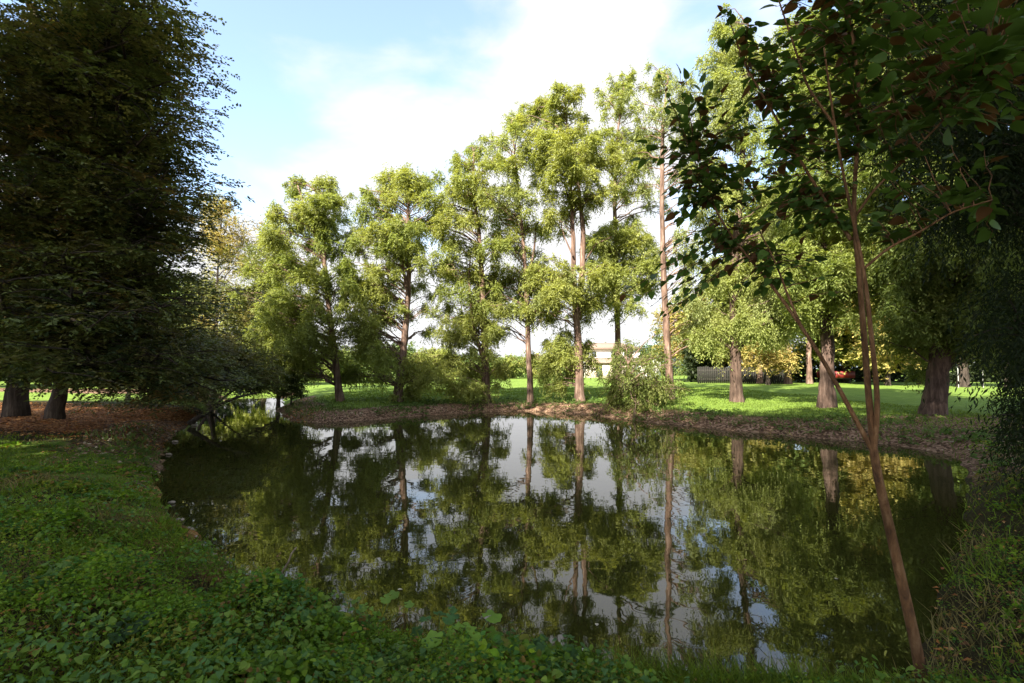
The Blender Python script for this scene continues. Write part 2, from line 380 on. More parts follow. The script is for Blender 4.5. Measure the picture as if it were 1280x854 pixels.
def gz(x, y): return float(height(np.array([x]), np.array([y]))[0])
def ground_at(px, py, it=12):
    z = 0.5
    for _ in range(it):
        p = onz(px, py, z); z = gz(p[0], p[1])
    return np.array([p[0], p[1], z])

# ------------------------------------------------------------------ trees
GREEN = np.array([0.25, 0.29, 0.08]); YEL = np.array([0.30, 0.32, 0.095]); DEEP = np.array([0.17, 0.225, 0.06])
GOLD = np.array([0.33, 0.24, 0.075]); RUST = np.array([0.30, 0.11, 0.05]); PALE = np.array([0.28, 0.32, 0.14])
def trunk_mesh(path, r0, r1, flare=1.3, sides=14, lob=0.07, mb=None, flare_h=0.9):
    mb = mb or MB(); path = np.asarray(path, float)
    n = max(14, len(path)*5); tt = np.linspace(0, 1, len(path)); t = np.linspace(0, 1, n)
    t = t**1.35
    P = np.stack([np.interp(t, tt, path[:, k]) for k in range(3)], -1)
    P[1:-1, :2] += rng.normal(0, r0*0.06, (n-2, 2))
    h = P[:, 2]-P[0, 2]
    rad = (r0*(1-t)+r1*t)*(1+(flare-1)*np.exp(-h/flare_h*2.2))
    th = np.linspace(0, 2*math.pi, sides, endpoint=False); ph = rng.uniform(0, 6, 3)
    lobes = 1 + lob*(np.sin(5*th+ph[0])[None, :]*np.exp(-h/(flare_h*1.3))[:, None]*2.0 + 0.5*np.sin(3*th+ph[1])[None, :]) + rng.normal(0, 0.03, (n, sides))
    P[0, 2] -= 0.25
    mb.tube(P, rad, sides, lobes)
    return mb, P
DENS = 1.0
def crown_clumps(cl, per, K, ll, lw, tfun, droop=0.5, strand=0.32, slen=(0.3, 0.6), squash=0.75, splay=55, flat=1.0, hang=0.25):
    O, Dd, T, Ln = [], [], [], []; avg = np.mean([c_[2] for c_ in cl], axis=0)
    for c, r, tint in cl:
        n = max(8, int(per*DENS*(r**1.7)))
        u = inball(n, 0.15)*np.where(rng.random((n, 1)) < .35, rng.uniform(1, 1.65, (n, 1)), 1)
        off = u*np.array([r, r, r*squash])*rng.uniform(.85, 1.2, 3); off[:, 2] -= 0.25*r*(u[:, 0]**2+u[:, 1]**2)
        o = c+off; d = norm(u*np.array([1, 1, 0.35]) + rng.normal(0, 0.35, (n, 3)) + np.array([0, 0, 0.3]))
        ln = rng.uniform(*slen, n)
        k = rng.random(n) < strand          # hanging strands
        d[k] = norm(d[k]*0.35+np.array([0, 0, -0.6])); ln[k] *= 1.3
        O.append(o-d*ln[:, None]*0.5); Dd.append(d); Ln.append(ln)
        tt = np.tile(tint*.45+avg*.55, (n, 1))*(0.9+0.25*rng.random((n, 1)))
        q = rng.random(n) < 0.10; tt[q] = tt[q]*0.5+tfun(1)*0.5
        T.append(tt)
    return sprays(np.concatenate(O), np.concatenate(Dd), np.concatenate(Ln), K, ll, lw, droop, splay, flat, np.concatenate(T), hang=hang)

def limbs(mb, P, cl, base_r, rise=-0.4, twigs=4, rr=0.030):
    tot = P[-1, 2]-P[0, 2]
    for c, r, _ in cl:
        hz = min(max(c[2]+rise-0.25*abs(c[0]-np.interp(c[2], P[:, 2], P[:, 0])), P[0, 2]+1.0), P[-1, 2])
        s = np.array([np.interp(hz, P[:, 2], P[:, 0]), np.interp(hz, P[:, 2], P[:, 1]), hz])
        L_ = np.linalg.norm(c-s)
        if L_ < 0.25: continue
        mb.tube(bez(s, c, 0.10*L_, 6, 0.03*L_), np.linspace(rr*(0.6+0.25*L_), rr*0.3, 6), 5)
        for _ in range(twigs):
            e = c+norm(rng.normal(size=3))*r*np.array([.9, .9, .7]); m0 = s+(c-s)*rng.uniform(.6, 1)
            mb.tube(bez(m0, e, 0.08*r, 4), np.linspace(rr*0.32, 0.006, 4), 4, cap=False)

def px_tree(name, label, cat, group, Yd, path_px, r0, r1, clumps, tints, depth=1.7, per=58, K=13, ll=0.15, lw=0.05,
            matl=M_CYP, bark=M_BARK, flare=1.25, extra=None, kw={}, twigs=4, spread=None, base=None, lim=True, rise=-0.4):
    if base is None:
        bx, by = path_px[0]; b = at(bx, by, Yd); b[2] = gz(b[0], b[1])
    else: b = np.array(base)
    path = [b]+[at(x, y, Yd) for x, y in path_px[1:]]
    e = empty(name, b, label, cat, group)
    cl = []
    for (x, y, r) in clumps:
        Yc = Yd + rng.uniform(-depth, depth); c = at(x, y, Yc); rw = r*Yd/F*1.08
        k = rng.choice(len(tints), p=[t[1] for t in tints]); cl.append((c, rw, tints[k][0]))
        if matl is M_CYP:
            for _ in range(3):
                c2 = c+rng.normal(0, 1, 3)*np.array([1.15, 1.0, .8])*rw; cl.append((c2, rw*rng.uniform(.35, .75), tints[k][0]))
    r0, r1 = r0*.8, r1*.7
    mb, P = trunk_mesh(path, r0, r1, flare)
    for ex in (extra or []):
        q = [at(x, y, Yd+ex[2]) for x, y in ex[0]]
        mb.tube(np.array(q), np.linspace(ex[1], ex[1]*0.35, len(q)), 8)
    if lim: limbs(mb, P, cl, r0, twigs=twigs, rise=rise)
    mb.build('trunk', bark, e, loc=b, smooth=True)
    V, Fc, T = crown_clumps(cl, per, K, ll, lw, lambda n: YEL, **kw)
    mesh_obj('crown', V, Fc, matl, e, T, loc=b)
    return e

def fill(x0, y0, x1, y1, n, r, taper=0):
    o = []
    for _ in range(n):
        y = random.uniform(y0, y1); f = (y1-y)/(y1-y0); a = x0+(x1-x0)*0.5*taper*f; b = x1-(x1-x0)*0.5*taper*f
        o.append((random.uniform(a, b), y, r*random.uniform(0.75, 1.3)))
    return o
G3 = [(GREEN, .55), (YEL, .3), (DEEP, .15)]
G2 = [(GREEN, .4), (YEL, .5), (DEEP, .1)]
grp = 'cypress trees in a row on the far bank'
DENS = 4.3
t1 = [(408,228,12),(412,248,15),(370,226,6),(368,238,9),(380,258,15),(350,270,10),(340,285,14),(352,300,14),(378,282,15),(400,270,14),(425,252,9),(430,272,8),(410,295,15),(392,305,13),(418,315,15),(430,335,12),(360,320,14),(340,345,14),(380,340,17),(400,352,14),(355,370,18),(375,385,18),(350,400,16),(370,412,18),(395,390,16),(388,420,18),(375,445,16),(398,440,16),(440,350,11),(430,372,10),(440,395,10),(345,425,14),(360,455,14),(388,462,12)]+fill(340,330,400,440,5,11)
px_tree('cypress_tree', 'two topped green cypress at the left end of the far row', 'tree', grp, 26.5,
        [(425,505),(418,440),(408,360),(405,300),(408,250)], .24, .06, t1, [(GREEN,.6),(DEEP,.2),(YEL,.2)], extra=[([(410,350),(396,300),(382,262),(372,232)], .10, .3)], per=62)
t2 = [(490,222,15),(510,218,15),(530,228,13),(485,240,11),(505,242,13),(537,246,10),(465,252,9),(455,270,13),(478,265,11),(450,290,13),(470,286,12),(500,280,18),(520,286,14),(490,300,18),(515,305,15),(475,308,12),(500,325,16),(450,312,7),(526,325,11),(470,340,14),(455,360,15),(480,362,16),(460,385,17),(485,395,15),(445,410,14),(470,420,17),(450,440,17),(478,450,18),(470,470,13),(440,465,12),(526,355,11),(532,385,8),(538,412,7),(520,455,15),(540,465,14),(525,480,15),(513,492,11),(548,452,10)]+fill(440,345,500,440,7,11)
px_tree('cypress_tree', 'round headed cypress with dark leaning trunk, foliage skirt right of its foot', 'tree', grp, 26.6,
        [(497,505),(503,450),(508,400),(512,330),(510,270),(512,225)], .30, .06, t2, G3, extra=[([(508,360),(502,320),(496,290)], .10, -.3)], per=58)
t3 = [(592,186,10),(570,203,10),(585,206,9),(611,208,7),(580,225,12),(600,222,12),(565,238,10),(585,245,13),(605,245,10),(548,258,12),(562,270,13),(542,280,13),(575,276,10),(600,275,11),(552,292,12),(570,302,13),(612,305,11),(600,316,9),(565,325,13),(545,335,10),(592,340,15),(610,352,13),(577,365,15),(600,376,16),(620,362,11),(560,383,10),(590,396,13),(616,412,10),(575,417,11),(590,440,10),(565,445,10),(600,455,14),(580,465,17),(595,485,16),(574,486,12),(606,472,10),(560,420,8)]+fill(550,330,640,440,7,11)
px_tree('cypress_tree', 'knobbly topped cypress with golden green foliage hanging over its foot and two close trunks', 'tree', grp, 27.0,
        [(608,502),(606,430),(602,350),(598,290),(592,240),(592,190)], .27, .05, t3, G2, extra=[([(606,460),(590,400),(586,350),(588,320)], .10, -.3)], per=58)
t4 = [(640,148,9),(650,160,11),(630,172,10),(655,182,10),(616,184,10),(624,202,10),(645,198,10),(665,200,9),(642,216,9),(618,238,10),(640,236,12),(655,242,11),(614,252,12),(630,262,12),(620,277,11),(650,276,10),(665,282,13),(682,290,11),(640,292,13),(625,302,9),(652,312,9),(630,335,13),(650,340,13),(672,335,12),(618,356,12),(640,366,13),(665,356,11),(626,386,10),(645,388,11),(632,412,8),(668,388,8),(690,398,7),(680,370,11)]+fill(615,330,700,390,5,10)
px_tree('cypress_tree', 'slender feathery cypress with pale straight trunk, bare at the foot, mid row', 'tree', grp, 27.2,
        [(663,500),(660,420),(657,340),(652,280),(646,220),(640,155)], .20, .04, t4, [(GREEN,.5),(PALE,.3),(YEL,.2)], extra=[([(660,350),(668,310),(670,280)], .08, .2)], per=46, kw=dict(strand=.35))
t5 = [(704,112,8),(694,126,10),(715,121,9),(680,127,10),(670,141,10),(690,146,12),(710,141,10),(667,165,10),(685,170,12),(705,166,12),(722,166,11),(680,190,12),(700,190,14),(720,190,13),(736,180,12),(746,200,12),(675,215,12),(695,220,14),(720,216,14),(740,226,12),(690,245,13),(715,250,12),(735,250,12),(710,268,11),(690,274,10),(752,240,9),(700,348,12),(690,362,12),(715,367,12),(736,372,11),(746,342,10),(728,388,11),(705,420,13),(712,440,18),(692,448,16),(710,470,17),(733,430,10),(697,482,10),(722,455,12)]+fill(665,330,750,400,6,11)
px_tree('cypress_tree', 'tall twin trunked cypress with golden drooping foliage over its twisted foot', 'tree', grp, 26.8,
        [(724,500),(724,440),(718,370),(716,300),(714,240),(706,115)], .30, .05, t5, [(GREEN,.45),(YEL,.5),(GOLD,.05)], extra=[([(722,400),(728,340),(729,290),(724,240),(715,180)], .19, .25), ([(729,330),(745,305),(765,296)], .05, .4), ([(716,320),(705,295),(700,275)], .05, -.3)], per=62)
t6 = [(786,100,8),(770,106,8),(780,120,10),(765,126,8),(791,136,8),(775,140,8),(755,165,9),(780,166,10),(801,166,10),(765,186,11),(786,188,11),(750,202,9),(806,190,11),(772,210,11),(791,215,10),(803,235,9),(782,240,7),(812,255,8),(760,290,13),(780,285,11),(745,305,13),(770,310,14),(790,300,11),(755,330,14),(775,335,13),(802,325,11),(745,350,12),(770,356,12),(800,356,11),(765,376,10),(792,380,9),(810,300,9)]+fill(745,270,815,380,10,12)
px_tree('cypress_tree', 'thin topped cypress rising behind the weeping shrub on the bank', 'tree', grp, 29.0,
        [(774,495),(772,420),(770,330),(768,240),(772,170),(780,105)], .24, .05, t6, [(GREEN,.45),(YEL,.4),(PALE,.15)], per=52, kw=dict(strand=.35))
t7 = [(830,92,11),(846,108,12),(820,112,11),(842,140,12),(816,142,11),(862,125,12),(852,172,11),(816,176,11),(808,206,10),(852,210,11),(872,160,12),(885,200,11),(862,240,11),(873,270,11),(805,232,8),(852,292,9),(866,320,11),(858,350,9),(872,380,10),(885,330,12),(890,290,12),(880,400,12),(862,410,10)]
px_tree('cypress_tree', 'pale weeping cypress with a long bare reddish trunk standing clear against the sky', 'tree', grp, 26.5,
        [(839,500),(834,430),(829,340),(827,220),(829,150),(835,95)], .26, .06, t7, [(PALE,.6),(GREEN,.2),(YEL,.2)], per=44, K=14, kw=dict(strand=.5, droop=.8), spread=1)
t8 = fill(885, 20, 985, 420, 52, 15, .3)+[(895,400,14),(880,420,12),(910,410,12),(945,395,16),(960,380,16)]
px_tree('cypress_tree', 'broad drooping cypress with reddish trunk standing back behind the sapling branch', 'tree', grp, 25.5,
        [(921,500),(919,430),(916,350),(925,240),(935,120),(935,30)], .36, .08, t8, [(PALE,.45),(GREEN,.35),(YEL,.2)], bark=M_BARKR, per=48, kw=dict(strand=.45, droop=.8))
t9 = fill(985, 10, 1110, 385, 60, 19, .2)+[(1030,375,16),(1060,360,18),(1000,340,16)]
px_tree('cypress_tree', 'cypress with thick fluted trunk at the lawn edge between the two sapling stems', 'tree', grp, 21.5,
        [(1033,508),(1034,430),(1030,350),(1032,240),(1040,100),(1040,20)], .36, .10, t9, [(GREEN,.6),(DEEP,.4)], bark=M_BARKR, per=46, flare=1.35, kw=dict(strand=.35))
t10 = fill(1105, -10, 1270, 420, 90, 26, .0)
px_tree('cypress_tree', 'massive dark cypress trunk with flared foot at the right end of the row', 'tree', grp, 18.0,
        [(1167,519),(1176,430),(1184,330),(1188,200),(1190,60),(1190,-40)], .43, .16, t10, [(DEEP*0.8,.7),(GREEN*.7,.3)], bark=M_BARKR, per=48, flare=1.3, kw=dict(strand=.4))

# weeping shrubby growth at the water's edge
ts = [(790,440,19),(775,455,17),(800,468,20),(780,478,19),(803,492,18),(822,490,13),(790,508,17),(770,495,13),(832,478,9),(810,450,14),(765,470,10),(800,512,12)]
px_tree('weeping_shrub', 'bushy weeping green shrub spilling down the bank to the water between two cypress trunks', 'shrub', None, 23.0,
        [(790,518),(788,490),(785,455)], .08, .03, ts, [(GREEN*.7,.5),(YEL*.7,.2),(DEEP*.6,.3)], depth=1.1, per=26, kw=dict(strand=.5, droop=.7), base=ground_at(792,521), flare=1.1)

# left side: autumn tree, thicket, big dark overhanging trees
ta = fill(245, 245, 320, 420, 34, 15, .5)+[(282,258,9),(275,275,12),(290,275,11),(262,290,12),(300,295,12),(320,280,8),(328,300,9)]
px_tree('autumn_tree', 'tall thin tree with sparse golden autumn leaves behind the dark left trees', 'tree', None, 33.0,
        [(268,500),(270,420),(272,340),(278,260)], .16, .04, ta, [(GOLD*1.1,.5),(YEL*.8,.35),(GREEN*.6,.15)], per=26, K=9, ll=.12, lw=.075, matl=M_BROAD, bark=M_BARKD, kw=dict(strand=.1, droop=.2), depth=2.2)
tb = fill(300, 300, 372, 480, 52, 14, .4)+fill(235, 350, 300, 480, 30, 14)
px_tree('thicket_tree', 'mixed green and ochre bushy tree behind the inlet left of the first cypress', 'tree', None, 29.0,
        [(348,500),(346,440),(340,380),(335,330)], .12, .04, tb, [(GREEN*.6,.4),(GOLD*.5,.2),(YEL*.6,.2),(DEEP*.7,.2)], per=34, K=9, ll=.11, lw=.07, matl=M_BROAD, bark=M_BARKD, kw=dict(strand=.1, droop=.2),
        extra=[([(348,490),(356,440),(360,400)], .05, .2), ([(350,500),(338,470),(325,440)], .05, -.2)], depth=2.0)
px_tree('evergreen_bush', 'low dark evergreen bush on the bank at the mouth of the inlet', 'bush', None, 27.0,
        [(364,498),(364,485),(364,475)], .05, .03, [(362,488,11),(352,492,8),(372,484,9),(366,474,8),(374,492,7),(356,480,7)], [(DEEP*.4,1)], per=120, K=9, ll=.09, lw=.06, matl=M_BROAD, bark=M_BARKD, depth=.6, kw=dict(strand=.1, droop=.1, slen=(.2,.4)))

def layered_tree(name, label, group, base, path, r0, r1, boughs, n_spray, tints, dens=1.0, ll=.105, lw=.065, K=11, extra=None):
    e = empty(name, base, label, 'tree', group)
    mb, P = trunk_mesh(path, r0, r1, 1.3)
    O, Dd, T, Ln = [], [], [], []
    for (s, t_) in boughs:
        Lb = np.linalg.norm(t_-s); q = bez(s, t_, -0.04*Lb, 9, 0.02*Lb)
        q[:, 2] -= 0.10*Lb*np.linspace(0, 1, 9)**2
        mb.tube(q, np.linspace(0.022*Lb**.8+.02, 0.012, 9), 6)
        bd = norm(t_-s); side = norm(np.cross(bd, [0, 0, 1.0]))
        for k in range(int(5+Lb*1.6)):
            u = rng.uniform(.15, 1.0); a = q[0]+(t_-s)*u
            a = np.array([np.interp(u, np.linspace(0, 1, 9), q[:, c]) for c in range(3)])
            sg = random.choice((-1, 1)); l2 = (0.35+0.9*rng.random())*Lb*.33*(1.25-u*.7)
            b = a+(bd*rng.uniform(.3, .9)+side*sg*rng.uniform(.5, 1)+np.array([0, 0, rng.uniform(-.25, .15)]))*l2
            qq = bez(a, b, 0.05*l2, 5, 0.03*l2); mb.tube(qq, np.linspace(.014, .005, 5), 4, cap=False)
            m = int(n_spray*l2*dens)+2; uu = rng.uniform(.1, 1.05, m)[:, None]
            pp = a+(b-a)*uu+rng.normal(0, 0.10, (m, 3))*np.array([1.6, 1.6, 1.2])
            dd = norm(norm(b-a)[None]*0.5+rng.normal(0, 0.6, (m, 3))*np.array([1, 1, .25]))
            k_ = rng.choice(len(tints), p=[t[1] for t in tints])
            O.append(pp); Dd.append(dd); Ln.append(rng.uniform(.25, .6, m)); T.append(np.tile(tints[k_][0], (m, 1))*rng.uniform(.8, 1.2))
    for ex in (extra or []): mb.tube(np.array(ex[0]), np.linspace(ex[1], ex[1]*.5, len(ex[0])), 8)
    mb.build('trunk', M_BARKD, e, loc=base, smooth=True)
    V, Fc, T = sprays(np.concatenate(O), np.concatenate(Dd), np.concatenate(Ln), K, ll, lw, .25, 60, 2.0, np.concatenate(T), hang=.12)
    mesh_obj('crown', V, Fc, M_BROAD, e, T, loc=base)
    print(label[:30], len(Fc))
    return e
def boughs_px(stem, targets, rise=1.0):
    out_ = []
    for (px, py, Yd) in targets:
        t_ = at(px, py, Yd); z = min(max(t_[2]-rise, stem[0][2]+2.0), stem[-1][2]); st = np.asarray(stem)
        s = np.array([np.interp(z, st[:, 2], st[:, k]) for k in range(3)]); out_.append((s, t_))
    return out_
DENS = 1.0
LT = [(np.array([.115, .14, .042]), .5), (np.array([.15, .145, .048]), .32), (np.array([.20, .14, .045]), .06), (np.array([.05, .075, .028]), .12)]
b = ground_at(66, 524); 
stem = [b, b+[.3, .1, 2.0], b+[.9, .3, 5], b+[.8, .2, 9], b+[.6, 0, 15]]
tg = []
for _ in range(150):
    py = random.uniform(-60, 455); xr = 200 if py < 250 else 200+(py-250)*0.30
    tg.append((random.uniform(xr-190, xr-15), py, random.uniform(11.5, 17.5)))
tg += [(random.uniform(120, 212), random.uniform(-60, 300), random.uniform(12, 14)) for _ in range(40)]
tg += [(205,20,13),(212,70,13),(203,120,12.5),(212,180,13),(208,220,13),(215,270,14),(225,310,14),(238,350,15),(255,385,15),(290,420,15.5),(298,450,16),(270,462,15),(250,468,14),(200,470,14),(150,466,15)]
layered_tree('hornbeam_tree', 'huge dark hornbeam with layered boughs, short trunk leaning right beside the leaf litter', None, b, stem, .21, .10, boughs_px(stem, tg), 8, LT, ll=.11, lw=.07)
b = ground_at(20, 520)
stem = [b, b+[0, 0, 3], b+[-.2, 0, 8], b+[0, 0, 14]]
tg = [(random.uniform(-220, 160), random.uniform(-60, 435), random.uniform(10.0, 16)) for _ in range(64)]
layered_tree('hornbeam_tree', 'nearly black thick trunk at the left edge of the photo under dense foliage', None, b, stem, .30, .12, boughs_px(stem, tg), 6.5, [(t[0]*.95, t[1]) for t in LT])
# low leaning tree by the inlet
b = ground_at(262, 512); b[1] = max(b[1], 20)
stem = [b, b+[.2, 0, 1.0], b+[.5, .2, 2.5], b+[.6, .3, 4.0]]
tg = [(random.uniform(175, 318), random.uniform(400, 476), random.uniform(18.5, 22.5)) for _ in range(20)]
layered_tree('hornbeam_tree', 'low multi stemmed tree spreading over the inlet in front of the sunlit path', None, b, stem, .14, .06, boughs_px(stem, tg, .5), 17, [(np.array([.10,.12,.035]),.6),(np.array([.14,.13,.045]),.4)],
             extra=[([b, b+np.array([-.6, .2, .8]), b+np.array([-1.3, .3, 2.2])], .10), ([b, b+np.array([.7, .2, .7]), b+np.array([1.9, .4, 1.7])], .08)])
# small dark trunks under the left canopy
for (px, py, h_, wd, lab) in [(205, 503, 3.2, .10, 'thin dark trunk under the left canopy nearest the inlet'), (160, 500, 3.4, .09, 'thin dark trunk under the left canopy, deep in the shade'), (242, 500, 3.0, .12, 'short dark stem beside the low leaning tree')]:
    b = ground_at(px, py); e = empty('understorey_tree', b, lab, 'tree', 'small trunks under the left canopy')
    mb, P = trunk_mesh([b, b+[.1, 0, h_*.5], b+[.25, .1, h_]], wd, wd*.5, 1.3, 8)
    mb.build('trunk', M_BARKD, e, loc=b, smooth=True)
    cl = [(b+np.array([rng.uniform(-1, 1), rng.uniform(-1, 1), h_+rng.uniform(-.4, 1.2)]), .6, LT[0][0]) for _ in range(9)]
    V, Fc, T = crown_clumps(cl, 60, 9, .09, .055, lambda n: LT[1][0], droop=.2, strand=.05, flat=2)
    mesh_obj('crown', V, Fc, M_BROAD, e, T, loc=b)

# unseen woodland trees around the photographer, added to shade the near banks
def shade_tree(x, y, h, r, lab):
    b = np.array([x, y, gz(x, y)]); e = empty('unseen_shade_tree', b, lab, 'tree', 'unseen woodland trees added for shade around the photographer')
    mb, P = trunk_mesh([b, b+[.1, .2, h*.5], b+[0, 0, h*.9]], .35, .08, 1.4, 10)
    cl = []
    for _ in range(46):
        u = inball(1, .1)[0]; cl.append((b+np.array([u[0]*r, u[1]*r, h*.75+u[2]*h*.24]), r*.33, np.array([.05, .07, .02])))
    limbs(mb, P, cl, .3, twigs=0, rr=.06)
    mb.build('trunk', M_BARKD, e, loc=b, smooth=True)
    V, Fc, T = crown_clumps(cl, 26, 9, .26, .17, lambda n: LT[1][0], droop=.2, strand=.05, slen=(.5, 1.2), flat=1.6)
    mesh_obj('crown', V, Fc, M_BROAD, e, T, loc=b)
for a in [(-9, -7, 19, 5, 'tall unseen shade tree behind and left of the near bank'), (-1.5, -8, 18, 5, 'tall unseen shade tree straight behind the near bank'), (6, -7, 18, 5, 'tall unseen shade tree behind and right of the near bank'),
          (-15, -2, 20, 5.2, 'tall unseen shade tree left of the near bank, beyond the photo edge'), (-20, 5, 20, 5, 'tall unseen shade tree left of the leaf litter, beyond the photo edge'),
          (-17, -10, 22, 5.5, 'tallest unseen shade tree far behind the left bank'), (-26, 0, 20, 5.5, 'unseen shade tree furthest left of the pond'), (-25, 12, 18, 5, 'unseen shade tree left of the black trunk, beyond the photo edge'), (12.5, -3, 17, 4.6, 'unseen shade tree right of the near bank, beyond the photo edge')]:
    shade_tree(*a)
for a in [(-12, -14, 25, 5.5, 'tall unseen shade tree in the second rank behind the left bank'), (-6, -12, 24, 5, 'tall unseen shade tree in the second rank behind the near bank'), (-9.5, -1.5, 22, 4.5, 'tall unseen shade tree just left of the near bank, beyond the photo edge'), (5, -1.5, 21, 5, 'tall unseen shade tree close behind the sapling'), (12, .5, 23, 5.5, 'tallest unseen shade tree right of the near bank'), (-5, -3, 21, 4.6, 'tall unseen shade tree close behind the leafy near bank'), (-13.5, 2.5, 23, 4.6, 'tall unseen shade tree beside the leaf litter, beyond the photo edge'), (17, 5, 20, 5, 'unseen shade tree right of the weeping conifer')]:
    shade_tree(*a)

# ------------------------------------------------------------------ background beyond the lawn
def bush(px, ytop, ybase, wpx, Yd, tints, label, name='background_tree', cat='tree', group='trees beyond the lawn', trunk=.2, n=None, trunk_px=12, per=9, leaf=.30, bark=M_BARKD):
    b = at(px, ybase, Yd); b[2] = gz(b[0], b[1])
    top = at(px, ytop, Yd)[2]; wd = wpx*Yd/F; h = top-b[2]
    e = empty(name, b, label, cat, group)
    mb, P = trunk_mesh([b, b+[0, 0, h*.5], b+[.2, 0, h*.85]], trunk, .05, 1.4, 8)
    low = trunk_px*Yd/F
    n = n or int(14+wd*h*.45); cl = []
    for _ in range(n):
        u = inball(1, .35)[0]; cc = b+np.array([u[0]*wd*.5, u[1]*wd*.4, low+(h-low)*(.5+.46*u[2])])
        k = rng.choice(len(tints), p=[t[1] for t in tints]); cl.append((cc, rng.uniform(.7, 1.25)*(.6+.09*(wd+h)*.5), tints[k][0]))
    limbs(mb, P, cl, trunk, twigs=0)
    mb.build('trunk', bark, e, loc=b, smooth=True)
    V, Fc, T = crown_clumps(cl, per*5.5, 9, leaf, leaf*.55, lambda n: YEL, droop=.3, strand=.1, slen=(.5, 1.0), flat=1.3)
    mesh_obj('crown', V, Fc, M_BROAD, e, T, loc=b)
BT = [(np.array([.24,.27,.06]), .5), (np.array([.30,.26,.08]), .25), (np.array([.13,.2,.05]), .25)]
BD = [(np.array([.10,.16,.04]), .6), (np.array([.2,.22,.06]), .4)]
BG = [(np.array([.36,.27,.09]), .6), (np.array([.28,.28,.07]), .4)]
bush(525, 440, 477, 50, 70, BT, 'lime bush beyond the lawn right of the round headed cypress', trunk_px=2)
bush(545, 436, 477, 60, 66, BT, 'yellow green bush beyond the lawn between the second and third cypress', trunk_px=2)
bush(500, 432, 478, 70, 60, BD, 'green bush with a pale stem beyond the lawn behind the round headed cypress', trunk_px=6)
bush(450, 428, 478, 60, 58, BD, 'dark green bush beyond the lawn right of the two topped cypress', trunk_px=3)
bush(400, 430, 478, 60, 62, BD, 'green bush beyond the lawn behind the two topped cypress', trunk_px=3)
bush(600, 440, 474, 50, 72, BD, 'dark bush beyond the lawn behind the knobbly topped cypress', trunk_px=2)
bush(640, 443, 473, 44, 76, BT, 'low lime green bush beyond the lawn left of the slender cypress', trunk_px=1)
bush(680, 441, 473, 40, 76, BT, 'low lime green bush beyond the lawn right of the slender cypress', trunk_px=1)
bush(865, 372, 474, 80, 62, BG, 'golden tree beyond the lawn right of the weeping shrub', trunk_px=12)
bush(905, 330, 476, 90, 56, BT, 'pale yellow tree behind the broad drooping cypress', trunk_px=24)
bush(950, 250, 477, 90, 52, BT, 'tall pale tree whose trunk shows left of the pair of lit trunks', trunk=.28, trunk_px=34, bark=M_BARK)
bush(985, 200, 478, 70, 50, BD, 'tall tree with a lit trunk, left one of the lit pair beyond the lawn', trunk=.30, trunk_px=60, bark=M_BARK)
bush(1012, 220, 479, 70, 50, BT, 'tall tree with a lit trunk, right one of the lit pair beyond the lawn', trunk=.28, trunk_px=60, bark=M_BARK)
bush(1055, 270, 478, 110, 52, BT, 'spreading yellow tree over the red trailer', trunk_px=26)
bush(1110, 240, 480, 100, 46, BG, 'spreading golden tree beyond the lawn between sapling and massive cypress', trunk_px=24)
bush(1150, 300, 480, 80, 48, BT, 'yellow tree directly behind the massive cypress trunk', trunk_px=22)
bush(1205, 260, 482, 90, 42, BD, 'green tree behind the two white posts', trunk_px=50, trunk=.4)
bush(1260, 280, 484, 90, 40, BD, 'green tree beyond the lawn at the right edge', trunk_px=60)
bush(960, 425, 478, 60, 48, BG, 'low orange tinted bush right of the broad cypress trunk', 'background_bush', 'bush', trunk_px=14, leaf=.22)
bush(60, 300, 486, 200, 44, BD, 'green tree across the path behind the left trees', trunk_px=40)
bush(180, 330, 486, 150, 50, BD, 'green tree far behind the leaf litter', trunk_px=40)
bush(330, 380, 482, 100, 48, BT, 'yellow green tree behind the inlet', trunk_px=20)
bush(-60, 250, 486, 200, 40, BD, 'green tree far behind the black trunk', trunk_px=40)
# dark hedge that closes the view on the right and left
def hedge(x0, x1, Yd, h, label, tintv, yoff=0):
    a = at(x0, 470, Yd)[0]; c = at(x1, 470, Yd)[0]; n = int((c-a)*h*30)
    b = np.array([(a+c)/2, Yd, gz((a+c)/2, Yd)])
    O = np.stack([rng.uniform(a, c, n), Yd+rng.uniform(-.8, .8, n), b[2]+h*rng.uniform(0, 1, n)*(0.85+.3*vnoise(np.linspace(a, c, n), 0*np.arange(n), 3, .4))], -1)
    V, Fc, T = sprays(O, rng.normal(size=(n, 3)), rng.uniform(.4, .9, n), 8, .36, .26, .2, 60, 1.0, np.tile(tintv, (n, 1)))
    o = mesh_obj('hedge', V, Fc, M_BROAD, None, T, loc=b); tag(o, label, 'hedge')
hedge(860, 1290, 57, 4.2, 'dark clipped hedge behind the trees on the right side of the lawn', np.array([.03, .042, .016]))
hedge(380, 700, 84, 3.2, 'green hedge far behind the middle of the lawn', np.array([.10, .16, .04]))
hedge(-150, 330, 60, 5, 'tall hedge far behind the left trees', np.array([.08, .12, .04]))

hedge(690, 905, 104, 6, 'far green wood edge behind the cream house', np.array([.10, .15, .05]))

